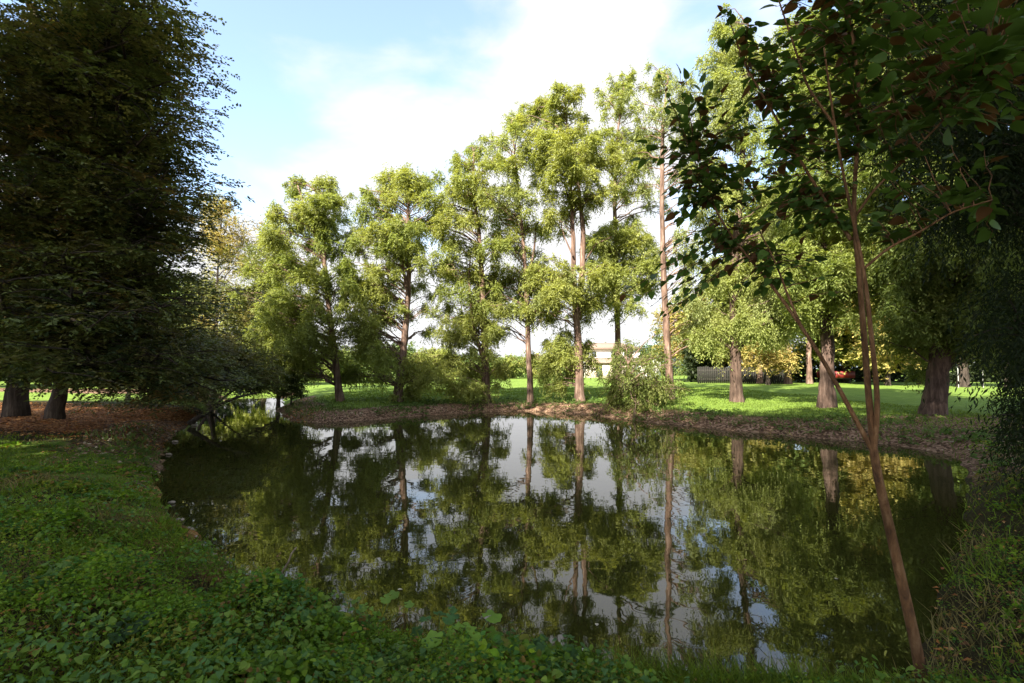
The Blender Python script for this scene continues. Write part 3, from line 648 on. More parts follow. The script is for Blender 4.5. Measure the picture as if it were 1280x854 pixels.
# house
def house():
    Yh = 84; x0 = at(722, 470, Yh)[0]; x1 = at(800, 470, Yh)[0]; zb = gz(0, Yh)
    e = empty('house', ((x0+x1)/2, Yh, zb), 'cream two storey house with a brown tiled porch beyond the lawn', 'house'); lc = np.array(e.location)
    cream = plain('cream_render', (0.55, 0.47, 0.38), .9, 1.5, .12); wht = plain('white_render', (.78, .76, .72), .9, 1.5, .06)
    tile = plain('roof_tiles', (0.19, 0.13, 0.10), .9, 12, .3); gl = plain('window_glass', (.05, .06, .07), .1, 2, .2)
    m = MB(); m.box(x0, x1, Yh, Yh+8, zb-.2, zb+4.7); m.build('wall', wht, e, lc)
    m = MB(); xa, xb, ya, yb, z1, z2 = x0-.6, x1+.6, Yh-.7, Yh+8.7, zb+4.7, zb+5.9
    m.add([(xa, ya, z1), (xb, ya, z1), (xb, yb, z1), (xa, yb, z1), (xa+3, (ya+yb)/2, z2), (xb-3, (ya+yb)/2, z2)], [[0, 1, 5, 4], [1, 2, 5], [2, 3, 4, 5], [3, 0, 4], [3, 2, 1, 0]]); m.build('roof', tile, e, lc)
    m = MB(); m.box(x0+1.2, x1+1, Yh-2.6, Yh-.003, zb-.2, zb+2.3); m.build('porch_wall', cream, e, lc)
    m = MB(); m.add([(x0+.9, Yh-3, zb+2.3), (x1+1.3, Yh-3, zb+2.3), (x1+1.3, Yh-.003, zb+3.1), (x0+.9, Yh-.003, zb+3.1), (x0+.9, Yh-3, zb+2.45), (x1+1.3, Yh-3, zb+2.45), (x1+1.3, Yh-.003, zb+3.25), (x0+.9, Yh-.003, zb+3.25)],
          [[0, 3, 2, 1], [4, 5, 6, 7], [0, 1, 5, 4], [1, 2, 6, 5], [3, 0, 4, 7], [2, 3, 7, 6]]); m.build('porch_roof', tile, e, lc)
    for (xx, yy, zz, w_, h_) in [(x0+2.2, Yh-.03, 3.3, 1.0, 1.0), (x0+5.4, Yh-.03, 3.3, 1.0, 1.0), (x0+.3, Yh-.03, .1, .8, 2.0), (x0+2.6, Yh-2.63, .1, 1, 2.1), (x0+5.2, Yh-2.63, .8, 1.2, 1.1), (x0+8, Yh-.03, 3.3, 1.0, 1.0)]:
        m = MB(); m.box(xx, xx+w_, yy, yy+.08, zb+zz, zb+zz+h_); f = m.build('window', wht if yy > Yh-1 else tile, e, lc)
        m = MB(); m.box(xx+.09, xx+w_-.09, yy-.02, yy+.02, zb+zz+.09, zb+zz+h_-.09); m.build('pane', gl, f, lc)
    x0 = at(803, 470, 70)[0]; x1 = at(826, 470, 70)[0]; zb = gz(0, 70)
    e = empty('outbuilding', ((x0+x1)/2, 70, zb), 'small white outbuilding with pitched roof left of the pale weeping cypress trunk', 'shed'); lc = np.array(e.location)
    m = MB(); xm = x1-1.0
    m.add([(x0, 70, zb-.2), (x1, 70, zb-.2), (x1, 70, zb+2.4), (xm, 70, zb+3.0), (x0, 70, zb+2.2), (x0, 75, zb-.2), (x1, 75, zb-.2), (x1, 75, zb+2.4), (xm, 75, zb+3.0), (x0, 75, zb+2.2)],
          [[0, 1, 2, 3, 4], [9, 8, 7, 6, 5], [0, 5, 6, 1], [1, 6, 7, 2], [4, 9, 5, 0]]); m.build('wall', wht, e, lc)
    m = MB(); m.add([(x0-.2, 69.7, zb+2.2), (xm, 69.7, zb+3.05), (x1+.2, 69.7, zb+2.4), (x0-.2, 75.3, zb+2.2), (xm, 75.3, zb+3.05), (x1+.2, 75.3, zb+2.4)], [[0, 1, 4, 3], [1, 2, 5, 4]]); m.build('roof', tile, e, lc)
    m = MB(); m.box(x0+.5, x0+1.2, 69.96, 70.02, zb+1.0, zb+1.8); m.build('window', gl, e, lc)
house()
# fence of dark palings
a = at(872, 470, 52)[0]; c = at(985, 470, 52)[0]; zb = gz((a+c)/2, 52)
m = MB(); x = a
while x < c:
    m.box(x, x+.14, 52, 52.03, zb, zb+1.7+rng.uniform(-.05, .05)); x += .2
fo = empty('paling_fence', ((a+c)/2, 52, zb), 'dark weathered paling fence along the lawn behind the broad cypress', 'fence'); lc = np.array(fo.location)
m.build('palings', plain('old_fence_wood', (.02, .018, .014), .9), fo, lc)
m = MB(); m.box(a, c, 52.033, 52.08, zb+.4, zb+.5); m.box(a, c, 52.033, 52.08, zb+1.3, zb+1.4); m.build('rail', plain('fence_rail', (.06, .05, .04), .9), fo, lc)
# red trailer
p = at(1057, 475, 50); zb = gz(p[0], 50)
tr = empty('trailer', (p[0], 50, zb), 'red low sided trailer parked under the spreading yellow tree', 'trailer'); lc = np.array(tr.location)
red = plain('red_paint', (.16, .012, .012), .45, 6, .2)
m = MB(); m.box(p[0]-.95, p[0]+.95, 50, 50.06, zb+.55, zb+1.2); m.box(p[0]-.95, p[0]+.95, 53, 53.06, zb+.55, zb+1.2); m.box(p[0]-.95, p[0]-.89, 50.063, 52.997, zb+.55, zb+1.2); m.box(p[0]+.89, p[0]+.95, 50.063, 52.997, zb+.55, zb+1.2); m.box(p[0]-.885, p[0]+.885, 50.063, 52.997, zb+.57, zb+.63); m.build('bed', red, tr, lc)
for sx in (-.7, .7):
    for yy in (50.7, 52.3):
        m = MB(); th = np.linspace(0, 2*math.pi, 16, endpoint=False)
        V = [(p[0]+sx+dx, yy+.27*math.cos(t_), zb+.27+.27*math.sin(t_)) for dx in (-.09, .09) for t_ in th]
        m.add(V, [[i, (i+1) % 16, 16+(i+1) % 16, 16+i] for i in range(16)]+[list(range(15, -1, -1)), list(range(16, 32))]); m.build('wheel', plain('tyre_rubber', (.02, .02, .02), .9), tr, lc)
m = MB(); m.box(p[0]-.75, p[0]+.75, 50.4, 52.6, zb+.45, zb+.55); m.build('chassis', plain('chassis_steel', (.05, .05, .05), .6), tr, lc)
# posts
for (px, lab) in [(1198, 'thin white post left of the pair beyond the right lawn'), (1229, 'thin white post right of the pair beyond the right lawn')]:
    p = at(px, 478, 40); zb = gz(p[0], 40); m = MB(); m.tube([(p[0], 40, zb-.1), (p[0], 40, zb+1.2), (p[0], 40, zb+2.0)], [.025, .025, .025], 10); m.tube([(p[0], 40, zb+2.0), (p[0], 40, zb+2.06)], [.05, .02], 10)
    o = m.build('post', plain('white_paint', (.35, .35, .33), .5), None, loc=(p[0], 40, zb)); tag(o, lab, 'post', 'white posts beyond the right lawn')

# ------------------------------------------------------------------ near right: dark weeping tree hanging in from the right
b = np.array([8.2, 7.2, gz(8.2, 7.2)])
e = empty('weeping_conifer', b, 'near black weeping conifer hanging down the right edge of the photo', 'tree')
path = [b, b+[0, 0, 4], b+[-.1, 0, 8], b+[0, .1, 11]]
mb, P = trunk_mesh(path, .42, .1, 1.4)
cl = []
for _ in range(150):
    py = random.uniform(-120, 470); xl = 1110 if py < 150 else (1175 if py < 300 else 1258)
    Yc = random.uniform(5.2, 8.5); px = random.uniform(xl, 1480)
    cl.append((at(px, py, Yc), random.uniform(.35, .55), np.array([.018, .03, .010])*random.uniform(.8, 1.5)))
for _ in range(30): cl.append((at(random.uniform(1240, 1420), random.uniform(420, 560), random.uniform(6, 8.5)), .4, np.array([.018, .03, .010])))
limbs(mb, P, cl, .3, twigs=3, rr=.03)
mb.build('trunk', M_BARKD, e, loc=b, smooth=True)
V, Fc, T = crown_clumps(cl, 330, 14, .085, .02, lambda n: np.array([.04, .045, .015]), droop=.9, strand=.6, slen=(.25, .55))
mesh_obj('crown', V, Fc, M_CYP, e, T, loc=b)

# ------------------------------------------------------------------ leaves with real outline (near things)
def blade_leaves(P, Dv, Nv, ln, wd, tint, fold=0.25, curl=0.2, shape='ovate'):
    n = len(P); Dv = norm(Dv); Wv = norm(np.cross(Dv, Nv)); Nn = norm(np.cross(Wv, Dv))
    if shape == 'ovate': st = [(0, 0), (.12, .30), (.32, .5), (.58, .44), (.82, .2), (1.0, 0)]
    else: st = [(0, 0), (.1, .42), (.3, .5), (.6, .40), (.85, .18), (1, 0)]
    if shape == 'kite': st = [(0, 0), (.4, .5), (1, 0)]
    ln = np.broadcast_to(ln, (n,))[:, None]; wd = np.broadcast_to(wd, (n,))[:, None]
    V = []
    for (u, w_) in st:
        c = P+Dv*ln*u-Nn*ln*curl*u*u
        if w_ == 0: V.append(c)
        else: V += [c+Wv*wd*w_+Nn*wd*w_*fold, c, c-Wv*wd*w_+Nn*wd*w_*fold]
    V = np.stack(V, 1); k = V.shape[1]; Fc = []
    rows = len(st)-2
    Fc.append((0, 2, 1, 1)); 
    tri = [(0, 2, 1), (0, 3, 2)]; quad = []
    for r in range(rows-1):
        a = 1+3*r; quad += [(a, a+1, a+4, a+3), (a+1, a+2, a+5, a+4)]
    a = 1+3*(rows-1); tri += [(a, a+1, k-1), (a+1, a+2, k-1)]
    base = (np.arange(n)*k)[:, None, None]
    TT = (np.array(tri)[None]+base).reshape(-1, 3); QQ = (np.array(quad)[None]+base).reshape(-1, 4) if quad else np.zeros((0, 4), int)
    # triangulate quads so that one face array serves
    Q1 = QQ[:, [0, 1, 2]]; Q2 = QQ[:, [0, 2, 3]]
    return V.reshape(-1, 3), np.concatenate([TT, Q1, Q2]), np.repeat(tint, k, axis=0)

# sapling
b = ground_at(1157, 862); Yb = b[1]
e = empty('sapling_tree', b, 'slim brown forked sapling in front of the pond with large dark leaves', 'tree')
def sp(pts): return np.array([at(x, y, Yb+dy) for x, y, dy in pts])
def smooth(p, n=24):
    t = np.linspace(0, 1, len(p)); tt = np.linspace(0, 1, n)
    from numpy import interp
    q = np.stack([interp(tt, t, p[:, k]) for k in range(3)], -1)
    for _ in range(3): q[1:-1] = (q[:-2]+2*q[1:-1]+q[2:])/4
    return q
mb = MB()
stems = []
main = smooth(np.vstack([[b+[0, 0, -.15]], sp([(1148,820,0),(1130,740,0),(1112,660,0),(1096,590,0),(1091,555,0)])]))
mb.tube(main, np.linspace(.036, .024, 24), 12); 
def stem_(pts, r0, r1):
    q = smooth(sp(pts), 28); mb.tube(q, np.linspace(r0, r1, 28), 9); stems.append(q); return q
s1 = stem_([(1092,560,0),(1086,500,0),(1080,420,.05),(1073,330,.1),(1066,270,.15),(1070,200,.2),(1078,120,.3),(1060,20,.4),(1050,-80,.5)], .022, .008)
s2 = stem_([(1093,560,0),(1098,500,-.05),(1090,430,-.08),(1082,350,-.05),(1070,290,0),(1056,230,.05),(1042,150,.1),(1030,60,.2)], .018, .006)
s3 = stem_([(1090,562,0),(1068,522,.03),(1035,460,.1),(1000,405,.2),(960,350,.35),(925,310,.5),(900,275,.6),(885,240,.7),(868,200,.9)], .017, .005)
s4 = stem_([(1066,275,.15),(1090,240,.1),(1130,200,0),(1180,150,-.1),(1230,90,-.2)], .010, .004)
s5 = stem_([(1000,405,.2),(985,370,.25),(970,330,.3),(950,290,.4)], .010, .005)
s6 = stem_([(1075,340,.1),(1110,310,.0),(1150,290,-.1),(1190,265,-.2),(1240,250,-.3)], .010, .004)
s7 = stem_([(1064,300,.15),(1030,250,.3),(1000,200,.4),(960,130,.5),(930,80,.6),(915,35,.7)], .014, .005)
s8 = stem_([(1045,160,.1),(1010,110,.2),(990,50,.3),(970,-10,.4)], .010, .005)
LP, LD, LN, LL = [], [], [], []
def twig(p0, p1, n, size=.085):
    q = bez(p0, p1, .02, 7, .008); mb.tube(q, np.linspace(.004, .0018, 7), 5, cap=False)
    d = norm(np.asarray(p1)-np.asarray(p0)); s = norm(np.cross(d, [0, 0, 1]))
    for k in range(n):
        u = (k+.8)/n; pp = np.array([np.interp(u, np.linspace(0, 1, 7), q[:, c]) for c in range(3)])
        sg = 1 if k % 2 else -1
        ld = norm(d*.6+s*sg*.8+rng.normal(0, .25, 3)+np.array([0, 0, -.25])) if k < n-1 else d
        LP.append(pp+ld*.012); LD.append(ld); LN.append(norm(np.array([0, 0, 1.0])+rng.normal(0, .38, 3))); LL.append(size*rng.uniform(.45, 1.3))
# leafy twigs: (px,py) of tip, stem index
def leafy(region, n, Yr, src, sz=.085):
    for _ in range(n):
        x0, y0, x1, y1 = region
        tip = at(random.uniform(x0, x1), random.uniform(y0, y1), Yb+random.uniform(*Yr))
        q = src[int(random.uniform(.25, 1)*(len(src)-1))]
        dq = np.linalg.norm(src-tip, axis=1); q = src[min(len(src)-1, int(np.argmin(dq)))]
        if np.linalg.norm(tip-q) > .9: q = tip+norm(q-tip)*.55
        twig(q, tip, random.randint(5, 9), sz)
for tip in [(903,15,.7),(850,92,.9),(825,98,.95),(838,130,.9),(810,180,.95),(802,200,.9),(835,240,.85),(845,268,.8),(822,318,.8),(768,378,.9),(800,372,.85),(830,330,.8),(860,165,.8),(905,55,.7),(880,120,.8),(935,45,.6)]:
    t_ = at(tip[0], tip[1], Yb+tip[2]); k = s3 if tip[1] > 90 else s7
    j = k[int(np.argmin(np.linalg.norm(k-t_, axis=1)))]
    twig(j, t_, 11, .085)
leafy((830, 95, 960, 240), 50, (.4, 1.0), s3)
leafy((845, 200, 990, 330), 44, (.4, 1.0), s3)
leafy((790, 350, 900, 395), 9, (.6, 1.0), s3, .07)
leafy((930, 20, 1060, 300), 88, (.1, .8), s7, .095)
leafy((960, -60, 1140, 200), 105, (-.1, .7), s1, .10)
leafy((1080, -60, 1290, 160), 90, (-.5, .6), s4, .115)
leafy((1080, 160, 1240, 300), 26, (-.3, .5), s6, .095)
leafy((920, 300, 1060, 370), 16, (.1, .6), s5, .08)
tint = np.array([.065, .12, .024])*rng.uniform(.7, 1.3, (len(LP), 1)); q = rng.random(len(LP)) < .12; tint[q] = np.array([.10, .05, .022])
mb.build('trunk', M_SAPB, e, loc=b, smooth=True)
LL = np.array(LL)
V, Fc, T = blade_leaves(np.array(LP), np.array(LD), np.array(LN), LL, LL*.72, tint, shape='heart')
mesh_obj('crown', V, Fc, M_SAP, e, T, loc=b, smooth=True)
print('sapling leaves', len(LP))
# tie marks: dry reddish tuft beside the fluted trunk
# ------------------------------------------------------------------ ground cover
def scatter(n, x0, x1, y0, y1, near=2.0, pw=1.0, dmin=0.05):
    """world positions, denser close by"""
    u = rng.random(n); r = y0*(y1/y0)**u; x = rng.uniform(x0, x1, n)*r
    d = shore_dist(x, r); k = d > dmin
    x, y, d = x[k], r[k], d[k]
    return x, y, height(x, y), d
# low herbs
x, y, z, d = scatter(60000, -1.15, 1.2, 1.5, 13)
k = (rng.random(len(x)) < np.clip(1.5*vnoise(x, y, 11, 1.6)+.9*vnoise(x, y, 13, 4)-.45, .08, 1)) & ~((y > 12) & (x < -9)) & (d > .12)
k &= ~((x > 3) & (rng.random(len(x)) < .55)); k &= ~((x/y < -.72) & (y < 3.6) & (rng.random(len(x)) < .8))
x, y, z, d = x[k], y[k], z[k], d[k]; n = len(x); K = 7
big = vnoise(x, y, 21, .8)
hgt = (0.03+.26*big*vnoise(x, y, 23, 3.0)*1.6)*np.where(y < 6, 1.0, .55)*rng.uniform(.5, 1.3, n)
hgt = np.where(x < -5.0, hgt*.6, hgt)
ph = rng.uniform(0, 6.28, (n, K))+np.arange(K)*2.4
zz = z[:, None]+hgt[:, None]*(.35+.65*np.arange(K)/K)
P = np.stack([x[:, None]+.03*np.cos(ph), y[:, None]+.03*np.sin(ph), zz], -1).reshape(-1, 3)
Dv = np.stack([np.cos(ph), np.sin(ph), rng.uniform(-.2, .5, (n, K))], -1).reshape(-1, 3)
Nv = np.array([0, 0, 1.0])+rng.normal(0, .55, (n*K, 3))
sz = (0.016+.040*vnoise(x, y, 31, 1.7)**2.5)*rng.uniform(.6, 1.5, n); sz = sz*(1+.03*y)
tn = np.array([[.115, .215, .016], [.17, .26, .022], [.07, .17, .03], [.21, .22, .03]])[np.clip((vnoise(x, y, 41, 2.3)*3.2+rng.normal(0, .8, n)), 0, 3).astype(int)]*rng.uniform(.6, 1.35, (n, 1))
tn = np.where((rng.random(n) < .05)[:, None], np.array([.22, .14, .04]), tn)
V, Fc, T = blade_leaves(P, Dv, Nv, np.repeat(sz, K)*rng.uniform(.7, 1.2, n*K), np.repeat(sz, K)*.75, np.repeat(tn, K, axis=0))
o = mesh_obj('ground_cover', V, Fc, M_HERB, tint=T, smooth=True)
tag(o, 'low leafy green herbs and ivy covering the near bank', 'ground cover', kind='stuff'); print('herbs', n*K)
x, y, z, d = scatter(5500, -1.1, 1.1, 1.7, 9); k = (vnoise(x, y, 15, 1.9) > .5) & (d > .1) & (x < 3.2); x, y, z = x[k], y[k], z[k]; n = len(x); K = 4
ph = rng.uniform(0, 6.28, (n, K))+np.arange(K)*1.57; hg = rng.uniform(.08, .24, n)
P = np.stack([x[:, None]+.04*np.cos(ph), y[:, None]+.04*np.sin(ph), z[:, None]+hg[:, None]*rng.uniform(.7, 1.1, (n, K))], -1).reshape(-1, 3)
Dv = np.stack([np.cos(ph), np.sin(ph), rng.uniform(-.4, .2, (n, K))], -1).reshape(-1, 3)
sz = rng.uniform(.022, .052, n*K); tn = np.array([[.12, .22, .03], [.19, .29, .05], [.10, .20, .06]])[rng.integers(0, 3, n)]
V, Fc, T = blade_leaves(P, Dv, np.array([0, 0, 1.0])+rng.normal(0, .4, (n*K, 3)), sz, sz*.85, np.repeat(tn, K, axis=0), fold=.3, curl=.35, shape='heart')
o = mesh_obj('broad_herbs', V, Fc, M_HERB, tint=T, smooth=True); tag(o, 'patches of broader leaved herbs among the ground cover', 'herbs', kind='stuff')
# grass
x, y, z, d = scatter(150000, -1.2, 1.2, 1.6, 17)
k = (rng.random(len(x)) < vnoise(x, y, 51, 1.0)*.9+.15) & ~((y > 13.5) & (x < -8.6))
k &= ~((x > 3) & (rng.random(len(x)) < .7))
x, y, z, d = x[k], y[k], z[k], d[k]; n = len(x)
hh = rng.uniform(.05, .20, n)*(.6+.7*vnoise(x, y, 61, .7))*np.where(y > 8, .6, 1.0); hh = np.where(d < .5, hh*1.4, hh)
a = rng.uniform(0, 6.28, n); lean = rng.uniform(.1, .7, n)
Dv = np.stack([np.cos(a)*lean, np.sin(a)*lean, np.ones(n)], -1)
dry = vnoise(x, y, 71, 1.4) > .66
tn = np.where(dry[:, None], np.array([.20, .17, .07]), np.array([.13, .19, .022]))*rng.uniform(.6, 1.4, (n, 1))
V, Fc, T = blade_leaves(np.stack([x, y, z-.01], -1), Dv, np.stack([np.cos(a+1.5), np.sin(a+1.5), np.full(n, .6)], -1), hh, .005+.0011*y, tn, fold=.1, curl=.5, shape='kite')
o = mesh_obj('grass', V, Fc, M_HERB, tint=T); tag(o, 'short and tufted grass on the near left bank', 'grass', kind='stuff')
# grass on the far bank and lawn edge
n = 70000; x = rng.uniform(-12, 17, n); y = rng.uniform(13, 40, n); d = shore_dist(x, y); k = (d > .25) & (x > -12.5) & (rng.random(n) < np.where(d < 2.2, .12+.9*(vnoise(x, y, 81, .8)-.35), 1))
x, y, d = x[k], y[k], d[k]; z = height(x, y); n = len(x)
a = rng.uniform(0, 6.28, n); Dv = np.stack([np.cos(a)*.4, np.sin(a)*.4, np.ones(n)], -1)
hh = rng.uniform(.06, .13, n)*np.where(d < 2.2, 1.8, .8)
tn = np.where((d < 2.4)[:, None], np.array([.11, .15, .04]), np.array([.14, .205, .035]))*rng.uniform(.7, 1.3, (n, 1))
V, Fc, T = blade_leaves(np.stack([x, y, z-.01], -1), Dv, np.stack([np.cos(a+1.5), np.sin(a+1.5), np.full(n, .6)], -1), hh, .035, tn, fold=.1, curl=.4, shape='kite')
o = mesh_obj('lawn_grass', V, Fc, M_HERB, tint=T); tag(o, 'green grass of the lawn and its rough edge on the far bank', 'grass', kind='stuff')

n = 16000; x = rng.uniform(-12, 17, n); y = rng.uniform(10, 31, n); d = shore_dist(x, y); k = (d > -.05) & (d < .9) & (vnoise(x, y, 99, .7) > .58)
x, y = x[k], y[k]; z = height(x, y); n = len(x); a = rng.uniform(0, 6.28, n)
V, Fc, T = blade_leaves(np.stack([x, y, z], -1), np.stack([np.cos(a)*.8, np.sin(a)*.8-.3, np.ones(n)], -1), np.stack([np.cos(a+1.5), np.sin(a+1.5), np.full(n, .6)], -1), rng.uniform(.12, .38, n), .028, np.where((rng.random(n) < .35)[:, None], np.array([.28, .21, .09]), np.array([.11, .16, .04]))*rng.uniform(.6, 1.3, (n, 1)), fold=.1, curl=.8, shape='kite')
o = mesh_obj('bank_tufts', V, Fc, M_HERB, tint=T); tag(o, 'overhanging green and straw coloured tufts at the far waterline', 'grass', kind='stuff')

# fallen leaves
def flat_leaves(x, y, z, ln, tn, name, label):
    n = len(x); a = rng.uniform(0, 6.28, n)
    V, Fc, T = blade_leaves(np.stack([x, y, z+.012], -1), np.stack([np.cos(a), np.sin(a), rng.uniform(-.1, .3, n)], -1), np.array([0, 0, 1.0])+rng.normal(0, .3, (n, 3)), ln, ln*.6, tn, curl=.3, shape='kite')
    o = mesh_obj(name, V, Fc, M_DEAD, tint=T); tag(o, label, 'leaves', kind='stuff')
n = 22000; x = rng.uniform(-24, -8.2, n); y = rng.uniform(13.2, 24, n); d = shore_dist(x, y); k = d > .1; x, y = x[k], y[k]; z = height(x, y); n = len(x)
pal = np.array([[.42, .17, .05], [.28, .11, .04], [.50, .27, .11], [.15, .07, .03]])
flat_leaves(x, y, z, rng.uniform(.06, .11, n), pal[rng.integers(0, 4, n)]*rng.uniform(.7, 1.2, (n, 1)), 'leaf_litter', 'rusty fallen leaves covering the ground under the left trees')
x, y, z, d = scatter(9000, -1.1, 1.2, 1.7, 13); n = len(x); k = rng.random(n) < vnoise(x, y, 91, 1.5); x, y, z = x[k], y[k], z[k]; n = len(x)
flat_leaves(x, y, z+.03, rng.uniform(.04, .07, n), pal[rng.integers(0, 4, n)], 'fallen_leaves', 'brown fallen leaves scattered through the near herbs')
# pale chips, dead leaves and twigs on the far bank
n = 26000; x = rng.uniform(-12, 17, n); y = rng.uniform(10, 31, n); d = shore_dist(x, y); k = (d > -.05) & (d < 1.9) & (rng.random(n) < np.where(x < -3, .5, .02)+.9*(vnoise(x, y, 95, .8)-.45)); x, y = x[k], y[k]; z = height(x, y); n = len(x)
pal2 = np.array([[.34, .25, .17], [.22, .15, .09], [.14, .09, .05], [.45, .37, .27]])
n1 = len(x); a = rng.uniform(0, 6.28, n1)
V, Fc, T = blade_leaves(np.stack([x, y, z+.02], -1), np.stack([np.cos(a), np.sin(a), rng.uniform(-.2, .5, n1)], -1), np.array([0, -.5, 1.0])+rng.normal(0, .4, (n1, 3)), rng.uniform(.06, .15, n1), rng.uniform(.03, .07, n1), pal2[rng.integers(0, 4, n1)]*rng.uniform(.6, 1.2, (n1, 1)), shape='kite')
o = mesh_obj('bank_debris', V, Fc, M_DEAD, tint=T); tag(o, 'pale wood chips and dead leaves along the far bank', 'debris', kind='stuff')
# low weeds on far bank right
n = 9000; x = rng.uniform(-9, 17, n); y = rng.uniform(10, 31, n); d = shore_dist(x, y); k = (d > .1) & (d < 3.2) & (vnoise(x, y, 97, .9) > .5); x, y = x[k], y[k]; z = height(x, y); n = len(x)
O = np.stack([x, y, z+.04], -1); Dd = norm(np.stack([rng.normal(size=n), rng.normal(size=n), rng.uniform(.3, 1, n)], -1))
V, Fc, T = sprays(O, Dd, rng.uniform(.15, .4, n), 10, .10, .06, .3, 60, 1.2, np.tile([.09, .15, .035], (n, 1)))
o = mesh_obj('bank_weeds', V, Fc, M_HERB, tint=T); tag(o, 'patches of low green weeds on the far bank', 'weeds', kind='stuff')

# leafy plants with large lobed leaves near the bottom edge
def big_plant(px, py, label, nl, size, h_, col):
    b = ground_at(px, py); e = empty('mallow_plant', b, label, 'plant', 'large leaved plants on the near bank')
    mb = MB(); VV = []
    for i in range(nl):
        a = i*2.4+random.uniform(-.4, .4); r = random.uniform(.06, .20)*h_/.25; zt = h_*random.uniform(.6, 1.1)
        c = b+np.array([math.cos(a)*r, math.sin(a)*r, zt]); mb.tube(bez(b, c, .03, 5), np.linspace(.004, .0025, 5), 5)
        nv = norm(np.array([math.cos(a)*.25, math.sin(a)*.25-.25, 1.0])+rng.normal(0, .12, 3)); u = norm(np.cross(nv, [math.sin(a), -math.cos(a), 0.0])); u = norm(np.array([math.cos(a), math.sin(a), -.15])); wv = norm(np.cross(nv, u)); u = np.cross(wv, nv)
        s = size*random.uniform(.7, 1.2); m_ = 25; pts = [c]
        for k in range(m_):
            th = math.pi*(-0.93+1.86*k/(m_-1)); rad = s*(.78+.22*abs(math.cos(2.5*th)))*(1-.18*(abs(th)/math.pi)**3)*(1+.05*math.sin(k*2.9))
            pts.append(c+(u*math.cos(th)+wv*math.sin(th))*rad*.55+nv*(.10*s*math.cos(5*th)*.5-.10*s))
        base = sum(len(v[0]) for v in VV); VV.append((np.array(pts), [[base, base+1+k, base+2+k] for k in range(m_-1)], np.tile(np.array(col)*random.uniform(.8, 1.2), (m_+1, 1))))
    mb.build('stem', plain('herb_stem', (.10, .16, .05), .6), e, loc=b)
    mesh_obj('leaves', np.concatenate([v[0] for v in VV]), np.array(sum([v[1] for v in VV], [])), M_HERB, e, np.concatenate([v[2] for v in VV]), loc=b)
big_plant(578, 838, 'bright green mallow with broad lobed leaves at the bottom edge, left of centre', 9, .12, .30, (.20, .34, .05))
big_plant(548, 812, 'darker mallow with bluish green leaves just left of the bright one', 7, .10, .28, (.09, .20, .06))
big_plant(470, 800, 'light green mallow poking above the shore plants', 6, .09, .34, (.17, .28, .05))
big_plant(700, 848, 'mallow with flat leaves at the shore right of the bright one', 6, .10, .22, (.08, .16, .05))
big_plant(480, 846, 'pale green mallow half cut by the bottom edge', 6, .10, .16, (.13, .22, .05))
big_plant(70, 725, 'wide leaved mallow in the dark lower left bank', 6, .09, .16, (.13, .22, .05))
big_plant(165, 800, 'small mallow beside brown leaves in the lower left corner', 6, .10, .12, (.07, .13, .05))

# fallen branch across the inlet, stones and sticks
b = ground_at(250, 508); b[1] = 20.5
p0 = at(236, 512, 19.5); p0[2] = gz(p0[0], p0[1])+.1; p1 = at(290, 498, 20); p2 = at(322, 491, 20.5)
m = MB(); q = smooth(np.array([p0, p0+(p1-p0)*.5+[0, 0, .03], p1, p2]), 14); m.tube(q, np.linspace(.10, .03, 14), 8)
for i in range(9):
    s = q[int(rng.integers(4, 13))]; m.tube(bez(s, s+rng.normal(0, .35, 3)+[.2, 0, .1], .05, 5, .02), np.linspace(.022, .006, 5), 5)
o = m.build('fallen_branch', M_BARKD, None, loc=p0, smooth=True); tag(o, 'dark fallen branch reaching out over the inlet', 'branch')
for (x0, y0, x1, y1, lab) in [(155, 608, 188, 606, 'straight pale stick on the grass near the left shore'), (168, 606, 186, 616, 'short pale stick crossing the straight one'), (345, 748, 358, 728, 'bent dry stem standing at the near shore')]:
    a = ground_at(x0, y0); c = ground_at(x1, y1); a[2] += .03; c[2] += .04
    if x0 == 345: c = a+[.12, .1, .35]
    m = MB(); m.tube(bez(a, c, .03, 6, .01), np.linspace(.012, .006, 6), 6); o = m.build('stick', M_DRY, None, loc=a); tag(o, lab, 'stick', 'dry sticks on the near bank')
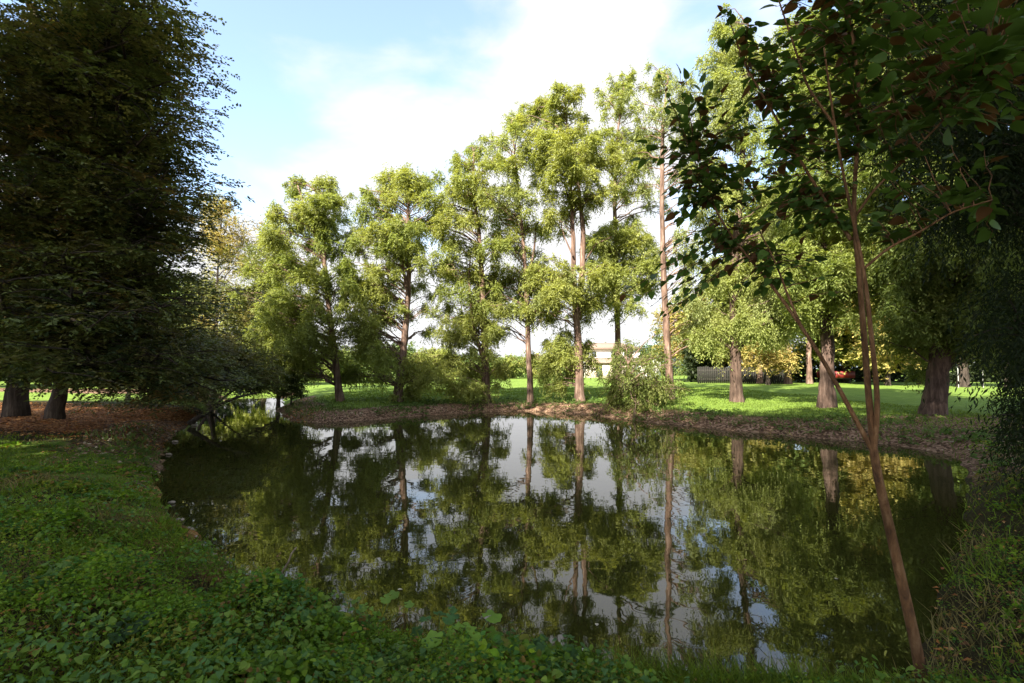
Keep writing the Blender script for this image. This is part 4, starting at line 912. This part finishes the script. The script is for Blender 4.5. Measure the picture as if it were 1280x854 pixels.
def rock(px, py, s, label):
    p = onz(px, py, .02); bm = MB(); V = []; n1, n2 = 7, 10
    for i in range(n1):
        for j in range(n2):
            th = math.pi*i/(n1-1); ph_ = 2*math.pi*j/n2; rr = 1+.22*math.sin(3*ph_+px)*math.sin(2*th)+random.uniform(-.08, .08)
            V.append((p[0]+s*rr*math.sin(th)*math.cos(ph_), p[1]+s*.7*rr*math.sin(th)*math.sin(ph_), p[2]+s*.4*rr*math.cos(th)))
    Fc = [[i*n2+j, i*n2+(j+1) % n2, (i+1)*n2+(j+1) % n2, (i+1)*n2+j] for i in range(n1-1) for j in range(n2)]
    bm.add(V, Fc); o = bm.build('shore_stone', M_STONE, None, loc=p, smooth=True); tag(o, label, 'stone', 'stones along the left shore')
M_STONE = plain('pale_stone', (.27, .22, .17), .85, 25, .4, .4)
wh = ['where the grass bulges', 'below the two crossed sticks', 'at the foot of the brown grass patch', 'half under drooping grass', 'beside the dark shallow', 'lying flat on the mud', 'just above the shore corner', 'near the bent dry stem', 'furthest from the photographer', 'next to the leaf litter']
for i, (px, py, s) in enumerate([(208,568,.10),(212,628,.09),(222,650,.10),(232,662,.13),(240,672,.09),(246,682,.11),(262,694,.10),(276,706,.08),(216,552,.11),(240,532,.14)]):
    rock(px+3, py, s*(py-460)**-0.35*4.0, 'pale stone at the left waterline '+wh[i])
# floating leaves
for (px, py, lab, col) in [(497,737,'small pale leaf floating left of the pond centre',(.6,.55,.4)),(640,743,'yellow leaf floating near the pond centre',(.55,.45,.06)),(746,779,'pale leaf floating right of the mallows',(.5,.45,.35)),(727,814,'tiny white leaf floating by the near shore',(.6,.58,.5)),(1044,724,'pale leaf floating left of the sapling trunk',(.45,.4,.3)),(930,700,'brown leaf floating under the cypress reflections',(.4,.25,.12))]:
    p = onz(px, py, .004); a = random.uniform(0, 6)
    V, Fc, T = blade_leaves(np.array([p]), np.array([[math.cos(a), math.sin(a), .0]]), np.array([[0, 0, 1.0]]), .05, .035, np.array([col]), fold=.2, curl=0)
    o = mesh_obj('floating_leaf', V, Fc, M_DEAD, tint=T, loc=p); tag(o, lab, 'leaf', 'leaves floating on the pond')
print('faces', sum(len(m_.polygons) for m_ in bpy.data.meshes))
